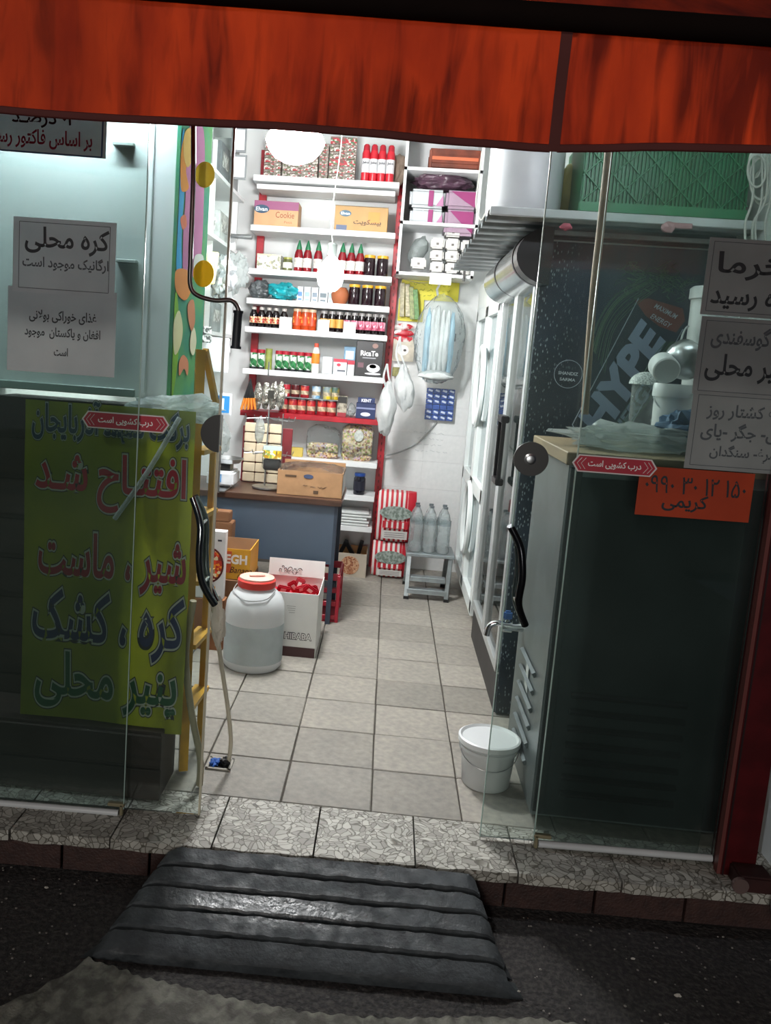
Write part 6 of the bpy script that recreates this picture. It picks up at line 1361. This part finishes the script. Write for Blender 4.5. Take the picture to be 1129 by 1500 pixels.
q = at(325, 405, y=5.4); B().blob(q, (.16, .14, .24), 17, .2, 3, 4).obj('plastic_bag', mat('silver_bag', '#a9b0b2', .25, .3, vary=.6, vs=14, bump=.9, bs=30), label='crumpled grey and silver plastic bag on the left wall', cat='plastic bag', smooth=True)
q = at(345, 400, y=6.0); B().blob(q, (.16, .12, .26), 19, .2, 3, 4).obj('plastic_bag', MILKY, label='crumpled clear bag hanging from the steel rail at left', cat='plastic bag', smooth=True)
q = at(305, 490, y=4.9); t = T('small_packets', 'two small black and white packets under the yellow pack', 'packets', q)
for k in range(2): B().box(at(301, 484 + 12 * k, y=4.9), (.07, .03, .045), bev=.006).obj('packet', mat('pk_bw', '#c9cac8', .4, vary=.9, vs=45, lo=.45, hi=.5), t)
q = at(318, 520, y=5.0); B().box(q, (.13, .05, .20), bev=.004).obj('white_carton', mat('box_white3', '#dde2e6'), label='white carton hanging below the lowest left wall shelf', cat='carton')
q = at(352, 200, y=6.0); t = T('framed_notices', 'two small framed notices high on the wall left of shelving', 'frame', q)
for v_ in (205, 245):
    q = at(350, v_, y=6.0); f = B().box(q, (.10, .012, .16)).obj('frame', mat('frame_grey', '#6c7072', .5), t); B().box((q.x, q.y - .007, q.z), (.08, .003, .13)).obj('sheet', flat('#c9cccb'), f)

# ================================================================== RAMP
RK = mat('ramp_rubber', '#3d4245', .42, vary=.35, vs=14, col2='#23272a', lo=.3, hi=.7, bump=.35, bs=60)
nt = RK.node_tree; n = nt.nodes.new('ShaderNodeTexNoise'); n.inputs['Scale'].default_value = 22; n.inputs['Detail'].default_value = 7
nt.links.new(nt.nodes['Mapping'].outputs[0], n.inputs[0])
mr = nt.nodes.new('ShaderNodeMapRange'); mr.inputs[1].default_value = .35; mr.inputs[2].default_value = .65; mr.inputs[3].default_value = .0; mr.inputs[4].default_value = .28
nt.links.new(n.outputs[0], mr.inputs[0])
# the middle of the third tread is polished by feet
gm = nt.nodes.new('ShaderNodeMapping'); gm.vector_type = 'POINT'; gm.inputs['Location'].default_value = (.35, .0, 0); gm.inputs['Scale'].default_value = (2.6, 14, 1)
gg = nt.nodes.new('ShaderNodeTexGradient'); gg.gradient_type = 'SPHERICAL'
nt.links.new(nt.nodes['Texture Coordinate'].outputs['Object'], gm.inputs[0]); nt.links.new(gm.outputs[0], gg.inputs[0])
m1 = nt.nodes.new('ShaderNodeMapRange'); m1.inputs[3].default_value = .56; m1.inputs[4].default_value = .20; m1.inputs[1].default_value = 0; m1.inputs[2].default_value = .5
nt.links.new(gg.outputs[0], m1.inputs[0])
ad = nt.nodes.new('ShaderNodeMath'); nt.links.new(mr.outputs[0], ad.inputs[0]); nt.links.new(m1.outputs[0], ad.inputs[1])
nt.links.new(ad.outputs[0], nt.nodes['Principled BSDF'].inputs['Roughness']); nt.nodes['Principled BSDF'].inputs['Specular IOR Level'].default_value = .5
rpT = T('ramp', 'worn dark grey ribbed threshold ramp in front of the doorstep', 'ramp', (-.11, 2.42, -.15))
NT = 5
def rampx(t, side):   # top outline, t 0 at step, 1 at street
    return (-.600 - .130 * t) if side < 0 else (.405 + .085 * t)
def yoff(x): return .035 * (x + .1)
for k in range(NT):
    t0, t1_ = k / NT, (k + 1) / NT
    y0, y1 = 2.632 - .385 * t0, 2.632 - .385 * t1_
    z0, z1 = .000 - .022 * k, .000 - .022 * k - .016
    if k == NT - 1: z1 -= .012
    b = B(); nx = 46; rows = []
    gap = .014
    prof = [(y0 - gap * .3, -.15, 0), (y0 - gap * .4, z0 - .035, 0), (y0 - gap * .6, z0 - .004, .005), (y0 - gap * 1.0, z0, .005), ((y0 + y1) / 2, (z0 + z1) / 2 + .0005, 0), (y1 + .006, z1 + .001, .004), (y1 + .002, z1 - .005, .004), (y1 + .004, z1 - .03, 0), (y1 + .005, -.15, 0)]
    for i in range(nx + 1):
        s_ = i / nx; r_row = []
        for y, z, j in prof:
            tt = (2.632 - y) / .385; xl, xr = rampx(tt, -1), rampx(tt, 1)
            flare = .035 if z < -.14 else 0
            x = xl - flare + (xr - xl + 2 * flare) * s_
            e = min(s_, 1 - s_) * nx
            zz = z - (.020 if e < .5 else .004 if e < 1.5 else 0) * (1 if z > -.14 else 0)
            nz = noise.noise(Vector((x * 30, y * 40, k * 3))) * j + noise.noise(Vector((x * 90, k, 1))) * j * .6
            r_row.append(b.bm.verts.new((x, y + yoff(x) + nz, zz + nz * .5 + .0012 * noise.noise(Vector((x * 12, y * 12, 0))))))
        rows.append(r_row)
    for p, q in zip(rows, rows[1:]):
        for j in range(len(prof) - 1): b.bm.faces.new((p[j], p[j + 1], q[j + 1], q[j]))
    b.bm.faces.new(rows[0]); b.bm.faces.new(rows[-1][::-1])
    b.obj('tread', RK, rpT, smooth=True)
